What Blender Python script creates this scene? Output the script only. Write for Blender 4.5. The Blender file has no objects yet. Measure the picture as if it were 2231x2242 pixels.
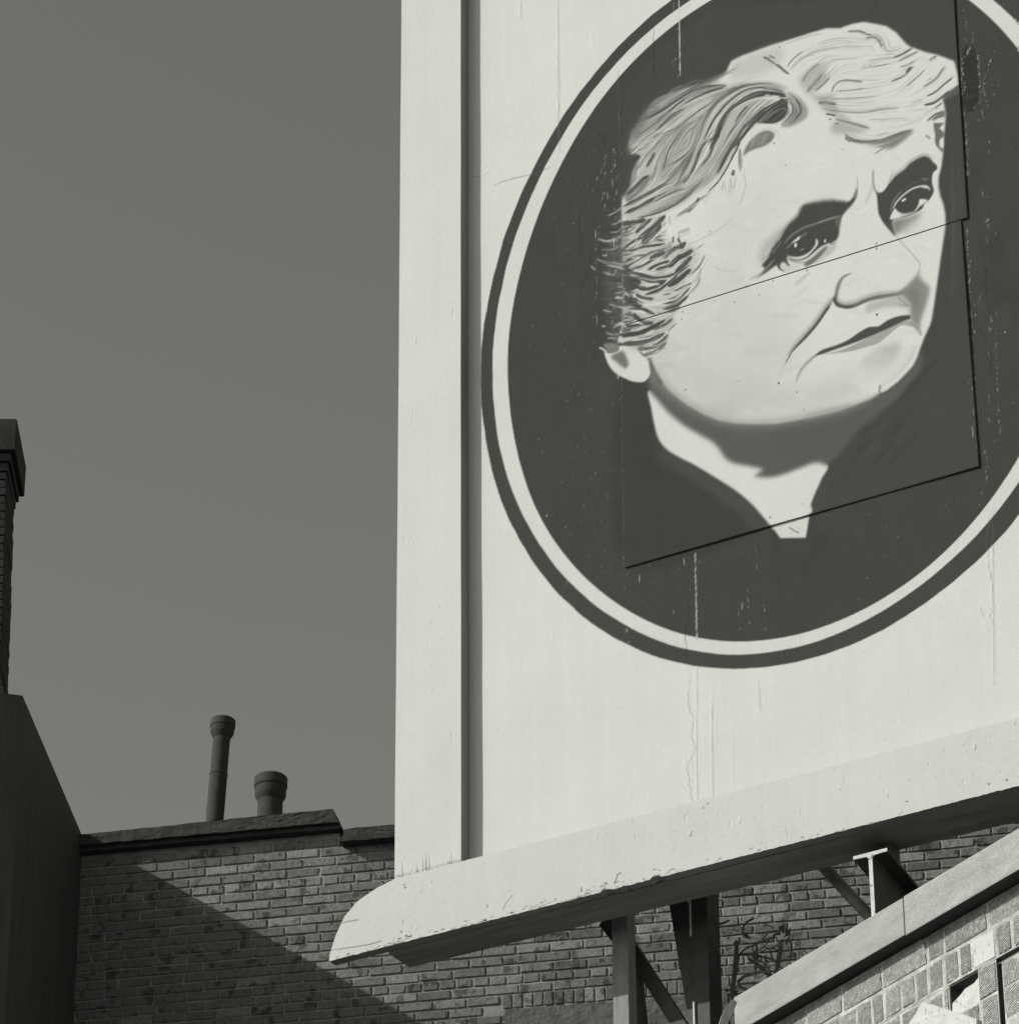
import bpy, bmesh, math, random
import numpy as np
from mathutils import Vector, Matrix

sc = bpy.context.scene
# ================================================================ camera
PITCH, ROLL = math.radians(30.5), math.radians(-0.4)
EYE = np.array([0.0, 0.0, 1.6])
def _axes():
    r = np.array([1.0, 0, 0]); f = np.array([0, math.cos(PITCH), math.sin(PITCH)]); u = np.array([0, -math.sin(PITCH), math.cos(PITCH)])
    c, s = math.cos(ROLL), math.sin(ROLL)
    return c*r+s*u, -s*r+c*u, f
AR, AU, AF = _axes()
cam = bpy.data.cameras.new('camera'); camo = bpy.data.objects.new('camera', cam); sc.collection.objects.link(camo)
cam.sensor_fit = 'HORIZONTAL'; cam.sensor_width = 36.0; cam.lens = 36.0*9600/2231; cam.clip_start = 0.5; cam.clip_end = 4000
camo.matrix_world = Matrix(((AR[0], AU[0], -AF[0], EYE[0]), (AR[1], AU[1], -AF[1], EYE[1]), (AR[2], AU[2], -AF[2], EYE[2]), (0, 0, 0, 1)))
sc.camera = camo
# ================================================================ daylight (a black-and-white print: neutral, faintly warm-green)
SUN_EL, SUN_AZ = math.radians(32.2), math.radians(74.0)          # azimuth: degrees to the left of straight behind the camera
TO_SUN = Vector((-math.sin(SUN_AZ)*math.cos(SUN_EL), -math.cos(SUN_AZ)*math.cos(SUN_EL), math.sin(SUN_EL)))
sun = bpy.data.lights.new('sun', 'SUN'); sun.energy = 3.3; sun.angle = math.radians(0.5); sun.color = (1.0, 0.998, 0.905)
suno = bpy.data.objects.new('sun', sun); sc.collection.objects.link(suno); suno.rotation_euler = TO_SUN.to_track_quat('Z', 'Y').to_euler(); suno.location = (-20, -5, 40)
wd = bpy.data.worlds.new('World'); sc.world = wd; wd.use_nodes = True
nt = wd.node_tree; nt.nodes.clear()
N = lambda t: nt.nodes.new(t)
sky = N('ShaderNodeTexSky'); sky.sky_type = 'NISHITA'; sky.sun_disc = False; sky.sun_elevation = SUN_EL
sky.sun_rotation = math.atan2(TO_SUN.x, TO_SUN.y); sky.air_density = 1.0; sky.dust_density = 1.0; sky.ozone_density = 1.0
sep = N('ShaderNodeSeparateColor'); nt.links.new(sky.outputs[0], sep.inputs[0])
m1 = N('ShaderNodeMath'); m1.operation = 'MULTIPLY'; m1.inputs[1].default_value = 0.60; nt.links.new(sep.outputs[0], m1.inputs[0])   # panchromatic film behind an orange filter
m2 = N('ShaderNodeMath'); m2.operation = 'MULTIPLY_ADD'; m2.inputs[1].default_value = 0.40; nt.links.new(sep.outputs[1], m2.inputs[0]); nt.links.new(m1.outputs[0], m2.inputs[2])
tint = N('ShaderNodeMix'); tint.data_type = 'RGBA'; tint.blend_type = 'MULTIPLY'; tint.inputs[0].default_value = 1.0
nt.links.new(m2.outputs[0], tint.inputs[6]); tint.inputs[7].default_value = (0.975, 1.0, 0.905, 1)
bg = N('ShaderNodeBackground'); bg.inputs[1].default_value = 0.134; nt.links.new(tint.outputs[2], bg.inputs[0])
wo = N('ShaderNodeOutputWorld'); nt.links.new(bg.outputs[0], wo.inputs[0])
sc.view_settings.view_transform = 'Standard'; sc.view_settings.look = 'None'; sc.view_settings.exposure = 0.0; sc.view_settings.gamma = 1.0

# ================================================================ survey: where the planes of the place stand
def ray(x, y): return AR*(x-1115.5)/9600-AU*(y-1121.0)/9600+AF
def proj(P):
    d = np.asarray(P, float)-EYE; z = d@AF
    return 1115.5+9600*(d@AR)/z, 1121.0-9600*(d@AU)/z
class Frame:
    """a vertical plane standing in the place: local x along it, y into it, z up"""
    def __init__(s, deg, origin):
        p = math.radians(deg); s.deg = deg; s.o = np.array(origin, float)
        s.h = np.array([math.cos(p), -math.sin(p), 0]); s.n = np.array([-math.sin(p), -math.cos(p), 0])
    def uv(s, x, y, out=0.0):
        o = s.o+s.n*out; d = ray(x, y); P = EYE+d*(((o-EYE)@s.n)/(d@s.n)); return (P-s.o)@s.h, P[2]-s.o[2]
    def p(s, x, y, out=0.0):
        u, v = s.uv(x, y, out); return (u, -out, v)
    def world(s, u, y, v): return s.o+s.h*u-s.n*y+np.array([0, 0, v])
BOARD = Frame(30.5, EYE+ray(1010, 1870)*26.8)
_q = EYE+ray(550, 1950)*29.5
_w = Frame(10.6, _q); _c = _w.uv(181, 1829); WALL = Frame(10.6, _w.world(_c[0], 0, _c[1]))
TILE = Frame(56.5, EYE+ray(1980, 2050)*24.6)
def board_uv(x, y): return BOARD.uv(x, y)
rnd = random.Random(11)

# ================================================================ helpers
COL = sc.collection
def tag(o, label, cat, group=None):
    o['label'] = label; o['category'] = cat
    if group: o['group'] = group
    return o
def empty(name, fr=None, loc=None, rz=0.0):
    o = bpy.data.objects.new(name, None); COL.objects.link(o); o.empty_display_size = 0.3
    if fr is not None: o.location = Vector(fr.o); o.rotation_euler = (0, 0, -math.radians(fr.deg))
    else: o.location = loc; o.rotation_euler = (0, 0, rz)
    return o
def link(name, me, mt, parent=None, loc=None, smooth=False):
    o = bpy.data.objects.new(name, me); COL.objects.link(o)
    if mt is not None and not me.materials: me.materials.append(mt)
    if parent is not None: o.parent = parent
    if loc is not None: o.location = loc
    if smooth: me.polygons.foreach_set('use_smooth', [True]*len(me.polygons))
    return o
def mesh(name, verts, faces):
    me = bpy.data.meshes.new(name); me.from_pydata([tuple(v) for v in verts], [], [tuple(f) for f in faces]); me.update(); return me
def bm_mesh(name, bm):
    bmesh.ops.recalc_face_normals(bm, faces=bm.faces); me = bpy.data.meshes.new(name); bm.to_mesh(me); bm.free(); return me
def box_bm(x0, x1, y0, y1, z0, z1, bev=0.0, seg=1, bm=None):
    bm = bm or bmesh.new()
    r = bmesh.ops.create_cube(bm, size=1.0)['verts']
    for v in r: v.co = Vector((x0+(v.co.x+.5)*(x1-x0), y0+(v.co.y+.5)*(y1-y0), z0+(v.co.z+.5)*(z1-z0)))
    if bev:
        es = list({e for v in r for e in v.link_edges}); bmesh.ops.bevel(bm, geom=es, offset=bev, segments=seg, profile=.5, affect='EDGES')
    return bm
def box(name, parent, mt, x0, x1, y0, y1, z0, z1, bev=0.0, seg=1): return link(name, bm_mesh(name, box_bm(x0, x1, y0, y1, z0, z1, bev, seg)), mt, parent)
def prism_bm(pts, y0, y1, bm=None):
    """polygon in (x, z) pushed along y"""
    bm = bm or bmesh.new()
    a = [bm.verts.new((x, y0, z)) for x, z in pts]; b = [bm.verts.new((x, y1, z)) for x, z in pts]; n = len(pts)
    bm.faces.new(a); bm.faces.new(b[::-1])
    for i in range(n): bm.faces.new((a[i], a[(i+1) % n], b[(i+1) % n], b[i]))
    return bm
def bar_bm(A, B, w, t, up=Vector((0, 0, 1)), bm=None, bev=0.0):
    """rectangular bar from A to B, w across, t deep"""
    bm = bm or bmesh.new(); A, B = Vector(A), Vector(B); d = (B-A).normalized(); s = d.cross(up).normalized(); q = s.cross(d)
    vs = []
    for P in (A, B):
        for i, j in ((-1, -1), (1, -1), (1, 1), (-1, 1)): vs.append(bm.verts.new(P+s*(i*w/2)+q*(j*t/2)))
    F = [(0, 1, 2, 3), (7, 6, 5, 4)]+[(i, i+4, (i+1) % 4+4, (i+1) % 4) for i in range(4)]
    for f in F: bm.faces.new([vs[i] for i in f])
    if bev: bmesh.ops.bevel(bm, geom=list(bm.edges), offset=bev, segments=1, affect='EDGES')
    return bm
def tube_bm(pts, r, n=10, bm=None, flat=1.0):
    bm = bm or bmesh.new(); rings = []
    P = [Vector(p) for p in pts]; ref = Vector((0.13, 0.2, 0.97))
    for i, p in enumerate(P):
        d = (P[min(i+1, len(P)-1)]-P[max(i-1, 0)]).normalized(); s = d.cross(ref).normalized(); q = s.cross(d)
        rr = r[i] if hasattr(r, '__len__') else r
        rings.append([bm.verts.new(p+s*math.cos(2*math.pi*k/n)*rr+q*math.sin(2*math.pi*k/n)*rr*flat) for k in range(n)])
    for a, b in zip(rings[:-1], rings[1:]):
        for k in range(n): bm.faces.new((a[k], a[(k+1) % n], b[(k+1) % n], b[k]))
    bm.faces.new(rings[0][::-1]); bm.faces.new(rings[-1]); return bm
def lathe_bm(prof, n=40, bm=None):
    bm = bm or bmesh.new(); rings = []
    for r, z in prof: rings.append([bm.verts.new((r*math.cos(2*math.pi*k/n), r*math.sin(2*math.pi*k/n), z)) for k in range(n)])
    for a, b in zip(rings[:-1], rings[1:]):
        for k in range(n): bm.faces.new((a[k], a[(k+1) % n], b[(k+1) % n], b[k]))
    bm.faces.new(rings[0][::-1]); bm.faces.new(rings[-1]); return bm

# ================================================================ materials (all procedural, grey values of the print)
def material(name, val, rough=0.8, var=0.15, scale=6.0, bump=0.3, bscale=60.0, bdist=0.004, rand=0.0, attr=None, streak=None, spec=0.25, spots=None, wave=None, grain=0.0, drip=0.0):
    m = bpy.data.materials.new(name); m.use_nodes = True; t = m.node_tree; b = t.nodes['Principled BSDF']
    nn = lambda k: t.nodes.new(k); L = t.links.new
    b.inputs['Roughness'].default_value = rough; b.inputs['Specular IOR Level'].default_value = spec
    tc = nn('ShaderNodeTexCoord'); vec = tc.outputs['Object']
    if rand:                                           # every piece its own patch of the pattern
        ol = nn('ShaderNodeObjectInfo'); va = nn('ShaderNodeVectorMath'); va.operation = 'ADD'; L(vec, va.inputs[0]); L(ol.outputs['Location'], va.inputs[1]); vec = va.outputs[0]
    if streak:
        mp = nn('ShaderNodeMapping'); mp.inputs['Scale'].default_value = streak; L(vec, mp.inputs[0]); svec = mp.outputs[0]
    else: svec = vec
    no = nn('ShaderNodeTexNoise'); no.inputs['Scale'].default_value = scale; no.inputs['Detail'].default_value = 6; no.inputs['Roughness'].default_value = .62; L(svec, no.inputs['Vector'])
    mr = nn('ShaderNodeMapRange'); mr.inputs[1].default_value = .25; mr.inputs[2].default_value = .75; mr.inputs[3].default_value = 1-var; mr.inputs[4].default_value = 1+var; L(no.outputs[0], mr.inputs[0])
    cur = mr.outputs[0]
    def mul(a, bb):
        k = nn('ShaderNodeMath'); k.operation = 'MULTIPLY'; L(a, k.inputs[0])
        if isinstance(bb, (int, float)): k.inputs[1].default_value = bb
        else: L(bb, k.inputs[1])
        return k.outputs[0]
    if attr:
        at = nn('ShaderNodeAttribute'); at.attribute_name = attr; cur = mul(cur, at.outputs['Fac'])
    else: cur = mul(cur, val)
    if rand:
        oi = nn('ShaderNodeObjectInfo'); r2 = nn('ShaderNodeMapRange'); r2.inputs[3].default_value = 1-rand; r2.inputs[4].default_value = 1+rand; L(oi.outputs['Random'], r2.inputs[0]); cur = mul(cur, r2.outputs[0])
    if spots:
        n3 = nn('ShaderNodeTexNoise'); n3.inputs['Scale'].default_value = spots[0]; n3.inputs['Detail'].default_value = 4; L(vec, n3.inputs['Vector'])
        r3 = nn('ShaderNodeMapRange'); r3.inputs[1].default_value = spots[1]; r3.inputs[2].default_value = spots[1]+.05; r3.inputs[3].default_value = 1.0; r3.inputs[4].default_value = spots[2]; L(n3.outputs[0], r3.inputs[0]); cur = mul(cur, r3.outputs[0])
    if drip:                                           # faint runs of dirty water down the face
        mp = nn('ShaderNodeMapping'); mp.inputs['Scale'].default_value = (5.0, 1.0, .22); L(vec, mp.inputs[0])
        n4 = nn('ShaderNodeTexNoise'); n4.inputs['Scale'].default_value = 2.2; n4.inputs['Detail'].default_value = 7; n4.inputs['Roughness'].default_value = .68; L(mp.outputs[0], n4.inputs['Vector'])
        r4 = nn('ShaderNodeMapRange'); r4.inputs[1].default_value = .38; r4.inputs[2].default_value = .62; r4.inputs[3].default_value = 1-drip; r4.inputs[4].default_value = 1+drip*.4; L(n4.outputs[0], r4.inputs[0]); cur = mul(cur, r4.outputs[0])
    if grain:                                          # pitted, grainy skin of old paint
        n5 = nn('ShaderNodeTexNoise'); n5.inputs['Scale'].default_value = 130; n5.inputs['Detail'].default_value = 3; L(vec, n5.inputs['Vector'])
        r5 = nn('ShaderNodeMapRange'); r5.inputs[1].default_value = .3; r5.inputs[2].default_value = .7; r5.inputs[3].default_value = 1-grain; r5.inputs[4].default_value = 1+grain; L(n5.outputs[0], r5.inputs[0]); cur = mul(cur, r5.outputs[0])
    hgt = None
    if wave:                                           # combed clay: fine parallel grooves
        mp = nn('ShaderNodeMapping'); mp.inputs['Rotation'].default_value = (0, wave[1], 0); L(vec, mp.inputs[0])
        wv = nn('ShaderNodeTexWave'); wv.wave_type = 'BANDS'; wv.bands_direction = 'X'; wv.inputs['Scale'].default_value = wave[0]; wv.inputs['Distortion'].default_value = 2.2; wv.inputs['Detail'].default_value = 2; wv.inputs['Detail Scale'].default_value = 2.0; L(mp.outputs[0], wv.inputs['Vector'])
        rw_ = nn('ShaderNodeMapRange'); rw_.inputs[1].default_value = .2; rw_.inputs[2].default_value = .7; rw_.inputs[3].default_value = wave[2]; rw_.inputs[4].default_value = 1.0; L(wv.outputs['Fac'], rw_.inputs[0])
        cur = mul(cur, rw_.outputs[0]); hgt = wv.outputs['Fac']
    cmb = nn('ShaderNodeCombineColor'); L(cur, cmb.inputs[0]); L(cur, cmb.inputs[1]); L(cur, cmb.inputs[2]); L(cmb.outputs[0], b.inputs['Base Color'])
    if bump:
        nb = nn('ShaderNodeTexNoise'); nb.inputs['Scale'].default_value = bscale; nb.inputs['Detail'].default_value = 5; L(vec if not streak else svec, nb.inputs['Vector'])
        h = nb.outputs[0]
        if hgt is not None:
            k = nn('ShaderNodeMath'); k.operation = 'MULTIPLY_ADD'; k.inputs[1].default_value = 1.5; L(hgt, k.inputs[0]); L(h, k.inputs[2]); h = k.outputs[0]
        bp = nn('ShaderNodeBump'); bp.inputs['Strength'].default_value = bump; bp.inputs['Distance'].default_value = bdist; L(h, bp.inputs['Height']); L(bp.outputs[0], b.inputs['Normal'])
    return m
M = {}
M['paint'] = material('sign_paint', 1, .8, .035, 2.2, .30, 55, .004, attr='tone', spec=.04, grain=.06, drip=.022)
M['paint_panel'] = material('panel_paint', 1, .8, .03, 2.5, .16, 75, .003, attr='tone', spec=.04, grain=.05, drip=.015)
M['timber_dark'] = material('dark_timber', .26, .85, .3, 5, .5, 30, .004, streak=(.4, 3, 3))
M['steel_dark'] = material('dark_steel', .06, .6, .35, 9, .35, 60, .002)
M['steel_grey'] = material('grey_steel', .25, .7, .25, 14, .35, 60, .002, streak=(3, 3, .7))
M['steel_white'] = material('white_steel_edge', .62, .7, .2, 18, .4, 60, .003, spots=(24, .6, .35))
M['pipe_grey'] = material('galvanised_pipe', .19, .6, .35, 12, .4, 50, .002)
M['brick'] = material('old_red_brick', .225, .9, .32, 26, .8, 70, .007, rand=.34, spots=(11, .57, .5), grain=.25, spec=.1)
M['mortar'] = material('lime_mortar', .31, .95, .5, 7, .7, 90, .005)
M['brick_far'] = material('brickwork_lower', .17, .9, .2, 5, .3, 30, .004)
M['stone_dark'] = material('sooty_stone', .060, .95, .4, 14, .9, 28, .010, spec=.08)
M['lintel'] = material('brown_sandstone', .15, .95, .3, 9, .9, 35, .010)
M['soot'] = material('sooty_render', .06, .95, .2, 3.5, .5, 14, .01, streak=(3, 3, .45))  # sooty side building; also painted shade under coping slabs and in wall cracks
M['soot_black'] = material('chimney_soot', .05, .95, .4, 6, .5, 18, .01, spec=.05)
M['clay_pot'] = material('dark_clay_pot', .050, .85, .3, 12, .5, 40, .004)
M['concrete'] = material('cast_stone', .37, .9, .22, 7, .7, 120, .004, streak=(.5, 1, 1.6), grain=.22)
M['tile_v'] = material('combed_tile_upright', .42, .92, .34, 30, .8, 80, .005, rand=.14, wave=(26, .12, .60), spec=.1, spots=(34, .56, 1.28), grain=.35)
M['tile_d'] = material('combed_tile_slanted', .42, .92, .34, 30, .8, 80, .005, rand=.16, wave=(24, 1.9, .58), spec=.1, spots=(34, .56, 1.28), grain=.35)
M['tile_mortar'] = material('pale_mortar', .48, .95, .45, 14, .9, 60, .008)
M['plaster'] = material('white_plaster', .60, .95, .10, 9, .6, 70, .004, spots=(34, .62, .55))
M['rust'] = material('rusty_strap', .16, .85, .35, 18, .5, 50, .002)
M['wood_grey'] = material('splintered_wood', .34, .9, .4, 22, .9, 40, .006, streak=(1, 1, .25))
M['ground'] = material('paved_ground', .07, .9, .2, .4, .3, 4, .02)
M['roofing'] = material('tar_roof', .06, .95, .2, 3, .3, 20, .01)

def brick_pattern(name):
    """far and hidden brickwork: same courses, drawn by the Brick texture"""
    m = bpy.data.materials.new(name); m.use_nodes = True; t = m.node_tree; b = t.nodes['Principled BSDF']; b.inputs['Roughness'].default_value = .9; b.inputs['Specular IOR Level'].default_value = .1
    tc = t.nodes.new('ShaderNodeTexCoord'); mp = t.nodes.new('ShaderNodeMapping'); mp.inputs['Rotation'].default_value = (math.radians(90), 0, 0); br = t.nodes.new('ShaderNodeTexBrick')
    t.links.new(tc.outputs['Object'], mp.inputs[0]); t.links.new(mp.outputs[0], br.inputs['Vector'])
    br.inputs['Color1'].default_value = (.16, .16, .16, 1); br.inputs['Color2'].default_value = (.21, .21, .21, 1); br.inputs['Mortar'].default_value = (.34, .34, .34, 1)
    br.inputs['Scale'].default_value = 1.0; br.inputs['Mortar Size'].default_value = .0045; br.inputs['Brick Width'].default_value = .2255; br.inputs['Row Height'].default_value = .0702
    t.links.new(br.outputs['Color'], b.inputs['Base Color'])
    bp = t.nodes.new('ShaderNodeBump'); bp.inputs['Strength'].default_value = .6; bp.inputs['Distance'].default_value = .006; bp.invert = True; t.links.new(br.outputs['Fac'], bp.inputs['Height']); t.links.new(bp.outputs[0], b.inputs['Normal'])
    return m
M['brick_far'] = brick_pattern('brickwork_lower')
# ---------------------------------------------------------------- the sign painting (flat paint on boards)
# canvas in board metres; traced points come in print pixels and are carried to board metres by (u, v) = board_uv()
RES = 0.003
CU0, CV0, CU1, CV1 = -0.10, -0.62, 5.30, 7.00
NW, NH = int((CU1-CU0)/RES), int((CV1-CV0)/RES)
PXM = 0.00300                      # rough metres per print pixel on the board (stroke widths)
WHITE, DARK = 212.0, 76.0
canvas = np.full((NH, NW), WHITE, np.float32)
relief = np.zeros((NH, NW), np.float32)
rng = np.random.default_rng(7)

def to_c(pts):
    p = np.array([board_uv(x, y) for x, y in pts])
    return np.stack([(p[:, 0]-CU0)/RES, (p[:, 1]-CV0)/RES], 1)

CROP = {1: (1300, 100, 4.8075), 2: (1600, 20, 4.8075), 3: (1800, 0, 4.8075), 4: (1280, 440, 4.8075),
        5: (1600, 380, 4.8075), 6: (1800, 300, 4.8075), 7: (1700, 600, 4.8075), 8: (1300, 720, 3.205), 0: (0, 0, 1.0)}
def cp(k, pts):
    ox, oy, s = CROP[k]
    return [(ox+x/s, oy+y/s) for x, y in pts]

def catmull(p, closed=False, n=8):
    p = np.asarray(p, float)
    if len(p) < 3: return p
    out = []
    m = len(p)
    for i in range(m if closed else m-1):
        if closed:
            a, b, c, d = p[(i-1) % m], p[i], p[(i+1) % m], p[(i+2) % m]
        else:
            a, b, c, d = p[max(i-1, 0)], p[i], p[i+1], p[min(i+2, m-1)]
        t = np.linspace(0, 1, n, endpoint=False)[:, None]
        out.append(0.5*((2*b)+(-a+c)*t+(2*a-5*b+4*c-d)*t*t+(-a+3*b-3*c+d)*t**3))
    if not closed: out.append(p[-1:])
    return np.concatenate(out)

def box_blur(m, r):
    r = int(round(r))
    if r < 1: return m
    for _ in range(2):
        for ax in (0, 1):
            pad = [(0, 0), (0, 0)]; pad[ax] = (r+1, r)
            c = np.cumsum(np.pad(m, pad, mode='edge'), axis=ax, dtype=np.float64)
            n = m.shape[ax]
            if ax == 0: m = ((c[2*r+1:2*r+1+n]-c[:n])/(2*r+1)).astype(np.float32)
            else: m = ((c[:, 2*r+1:2*r+1+n]-c[:, :n])/(2*r+1)).astype(np.float32)
    return m

def poly_mask(P, soft):
    pad = int(soft*2)+3
    x0 = max(int(P[:, 0].min())-pad, 0); x1 = min(int(P[:, 0].max())+pad, NW)
    y0 = max(int(P[:, 1].min())-pad, 0); y1 = min(int(P[:, 1].max())+pad, NH)
    m = np.zeros((y1-y0, x1-x0), np.float32)
    for off in (0.25, 0.75):
        for r in range(y1-y0):
            Y = y0+r+off
            a = P; b = np.roll(P, -1, 0)
            k = (a[:, 1] > Y) != (b[:, 1] > Y)
            if not k.any(): continue
            xs = np.sort(a[k, 0]+(Y-a[k, 1])*(b[k, 0]-a[k, 0])/(b[k, 1]-a[k, 1]))-x0
            for i in range(0, len(xs)-1, 2):
                s, e = max(xs[i], 0), min(xs[i+1], x1-x0)
                if e <= s: continue
                si, ei = int(s), min(int(e), x1-x0-1)
                if si == ei: m[r, si] += .5*(e-s)
                else:
                    m[r, si] += .5*(1-(s-si)); m[r, si+1:ei] += .5; m[r, ei] += .5*(e-ei)
    return box_blur(m, soft), (y0, y1, x0, x1)

def fill(k, pts, tone, soft=0.6, alpha=1.0, smooth=True, grain=0.0):
    P = to_c(cp(k, pts))
    if smooth: P = catmull(P, True, 6)
    m, (y0, y1, x0, x1) = poly_mask(P, soft*PXM/RES if soft > 1 else soft)
    m = np.clip(m, 0, 1)*alpha
    if grain: m = m*np.clip(1-grain*np.abs(rng.normal(0, 1, m.shape)), 0, 1).astype(np.float32)
    canvas[y0:y1, x0:x1] += (tone-canvas[y0:y1, x0:x1])*m

def stroke_c(P, w, tone, alpha=1.0, soft=1.0, taper=(0.15, 0.15), dest=None, wob=0.0):
    """P canvas polyline; w full width in canvas px"""
    D = canvas if dest is None else dest
    P = catmull(P, False, 10)
    seg = np.hypot(*np.diff(P, axis=0).T); L = np.concatenate([[0], np.cumsum(seg)])
    if L[-1] < 0.5: return
    n = max(int(L[-1]/max(0.8, w*0.18)), 3)
    t = np.linspace(0, L[-1], n)
    X = np.interp(t, L, P[:, 0]); Y = np.interp(t, L, P[:, 1]); s = t/L[-1]
    prof = np.ones(n)
    if taper[0] > 0: prof = np.minimum(prof, np.sqrt(np.clip(s/taper[0], 0, 1)))
    if taper[1] > 0: prof = np.minimum(prof, np.sqrt(np.clip((1-s)/taper[1], 0, 1)))
    if wob: prof = prof*(1+wob*np.interp(s, np.linspace(0, 1, 12), rng.normal(0, 1, 12)))
    R = np.maximum(prof*w/2, 0.35)
    pad = int(w/2*1.6+soft)+3
    x0 = max(int(X.min())-pad, 0); x1 = min(int(X.max())+pad, NW)
    y0 = max(int(Y.min())-pad, 0); y1 = min(int(Y.max())+pad, NH)
    if x1 <= x0 or y1 <= y0: return
    m = np.zeros((y1-y0, x1-x0), np.float32)
    for x, y, r in zip(X-x0, Y-y0, R):
        q = int(r+soft)+2
        a0 = max(int(x)-q, 0); a1 = min(int(x)+q+1, m.shape[1]); b0 = max(int(y)-q, 0); b1 = min(int(y)+q+1, m.shape[0])
        if a1 <= a0 or b1 <= b0: continue
        d = np.hypot(np.arange(a0, a1)[None, :]+.5-x, np.arange(b0, b1)[:, None]+.5-y)
        np.maximum(m[b0:b1, a0:a1], np.clip((r+soft-d)/(2*soft), 0, 1), out=m[b0:b1, a0:a1])
    m *= alpha
    D[y0:y1, x0:x1] += (tone-D[y0:y1, x0:x1])*m

def stroke(k, pts, w, tone, alpha=1.0, soft=None, taper=(0.15, 0.15), hair=0, wob=0.0, pal=(120, 207)):
    s = CROP[k][2]; P = to_c(cp(k, pts)); wc = w/s*PXM/RES
    sf = max(0.7, 0.12*wc) if soft is None else soft*PXM/RES
    stroke_c(P, wc, tone, alpha, sf, taper, wob=wob)
    n = len(P)
    for _ in range(int(hair*3.2)):                     # bristle lines beside the stroke
        off = rng.normal(0, wc*0.7+2.5, 2)
        Q = P+off+rng.normal(0, wc*0.10+.4, P.shape)
        a = rng.uniform(-.0, .5); b = rng.uniform(a+.3, 1)
        C2 = catmull(Q, False, 6); i0 = int(a*len(C2)); i1 = max(int(b*len(C2)), i0+3)
        stroke_c(C2[i0:i1], rng.uniform(1.0, max(wc*0.3, 1.6)), rng.choice(pal), rng.uniform(.25, .8), .8, (0.5, 0.5))
PAL_L, PAL_S, PAL_W = [92, 105, 120, 135, 150, 165, 207, 212], [84, 90, 100, 118, 207, 212], [140, 155, 168, 180, 190, 214, 214]

# ---- oval field: radii traced round the oval, centred on (OU, OV)
OU, OV = 2.38, 3.35
def polar(pts):
    q = np.array([board_uv(x, y) for x, y in pts]); return np.arctan2(q[:, 1]-OV, q[:, 0]-OU), np.hypot(q[:, 0]-OU, q[:, 1]-OV)
RO = [(1062,961),(1087,1060),(1148,1201),(1234,1307),(1357,1405),(1480,1450),(1590,1463),(1713,1456),(1848,1420),(2033,1317),(2155,1213),(2231,1130),(1450,14.5),(1372,78),(1277.5,194),(1212,285),(1151,407),(1104,522),(1075,618),(1064,699)]
RW = [(1087,937),(1118,1066),(1197,1213),(1296,1318),(1418,1391),(1541,1429),(1603,1434),(1726,1423),(1848,1382),(2033,1268),(2231,1057),(1450,42),(1321,167),(1230,301),(1187,377),(1140,486),(1104,598),(1087,699),(2172,0),(2200,27)]
RD = [(1124,937),(1148,1047),(1216,1189),(1296,1275),(1418,1358),(1541,1399),(1627,1407),(1726,1394),(1910,1324),(2033,1241),(2155,1121),(2231,992),(1450,72),(1339,188),(1259,301),(1212,395),(1169,504),(1133,612),(1118,699),(2122,0),(2160,31),(2200,79)]
def ell(th, a, b): return a*b/np.hypot(b*np.cos(th), a*np.sin(th))
gu = (CU0+(np.arange(NW)+.5)*RES)[None, :]; gv = (CV0+(np.arange(NH)+.5)*RES)[:, None]
TH = np.arctan2(gv-OV, gu-OU).astype(np.float32); RR = np.hypot(gv-OV, gu-OU).astype(np.float32)
thg = np.linspace(-math.pi, math.pi, 721)
wobn = [np.convolve(np.tile(rng.normal(0, 1, 720), 3), np.ones(k)/k, 'same')[720:1441] for k in (5, 9, 25)]
def ring_r(pts, a, b, i):
    th, r = polar(pts); o = np.argsort(th); th, r = th[o], r[o]
    res = r-ell(th, a, b)
    f = np.interp(thg, np.concatenate([th-2*math.pi, th, th+2*math.pi]), np.tile(res, 3))
    f = np.convolve(np.pad(f, 30, mode='wrap'), np.ones(61)/61, 'valid')
    g = ell(thg, a, b)+f+0.0035*wobn[i]
    return np.interp(TH.ravel(), thg, g).reshape(TH.shape)
ro, rw, rd = ring_r(RO, 2.33, 2.70, 0), ring_r(RW, 2.16, 2.56, 1), ring_r(RD, 2.05, 2.47, 2)
e = 0.0026
band = lambda r: np.clip((r-RR)/(2*e)+.5, 0, 1)
canvas += (DARK+2-canvas)*band(ro); canvas += (WHITE-3-canvas)*band(rw); canvas += (DARK-canvas)*band(rd)
inner = band(rd)

for i in range(170):                                   # mottled old black
    th_, r_ = rng.uniform(-math.pi, math.pi), math.sqrt(rng.uniform(0, 1)); c_ = np.array([(OU+1.75*r_*math.cos(th_)-CU0)/RES, (OV+2.2*r_*math.sin(th_)-CV0)/RES]); l_ = rng.uniform(20, 90)
    stroke_c(np.array([c_, c_+[rng.normal(0, 5), l_*.5], c_+[rng.normal(0, 8), l_]]), rng.uniform(10, 46), rng.choice([66, 69, 83, 87]), rng.uniform(.15, .4), 9, (.5, .5))
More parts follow.
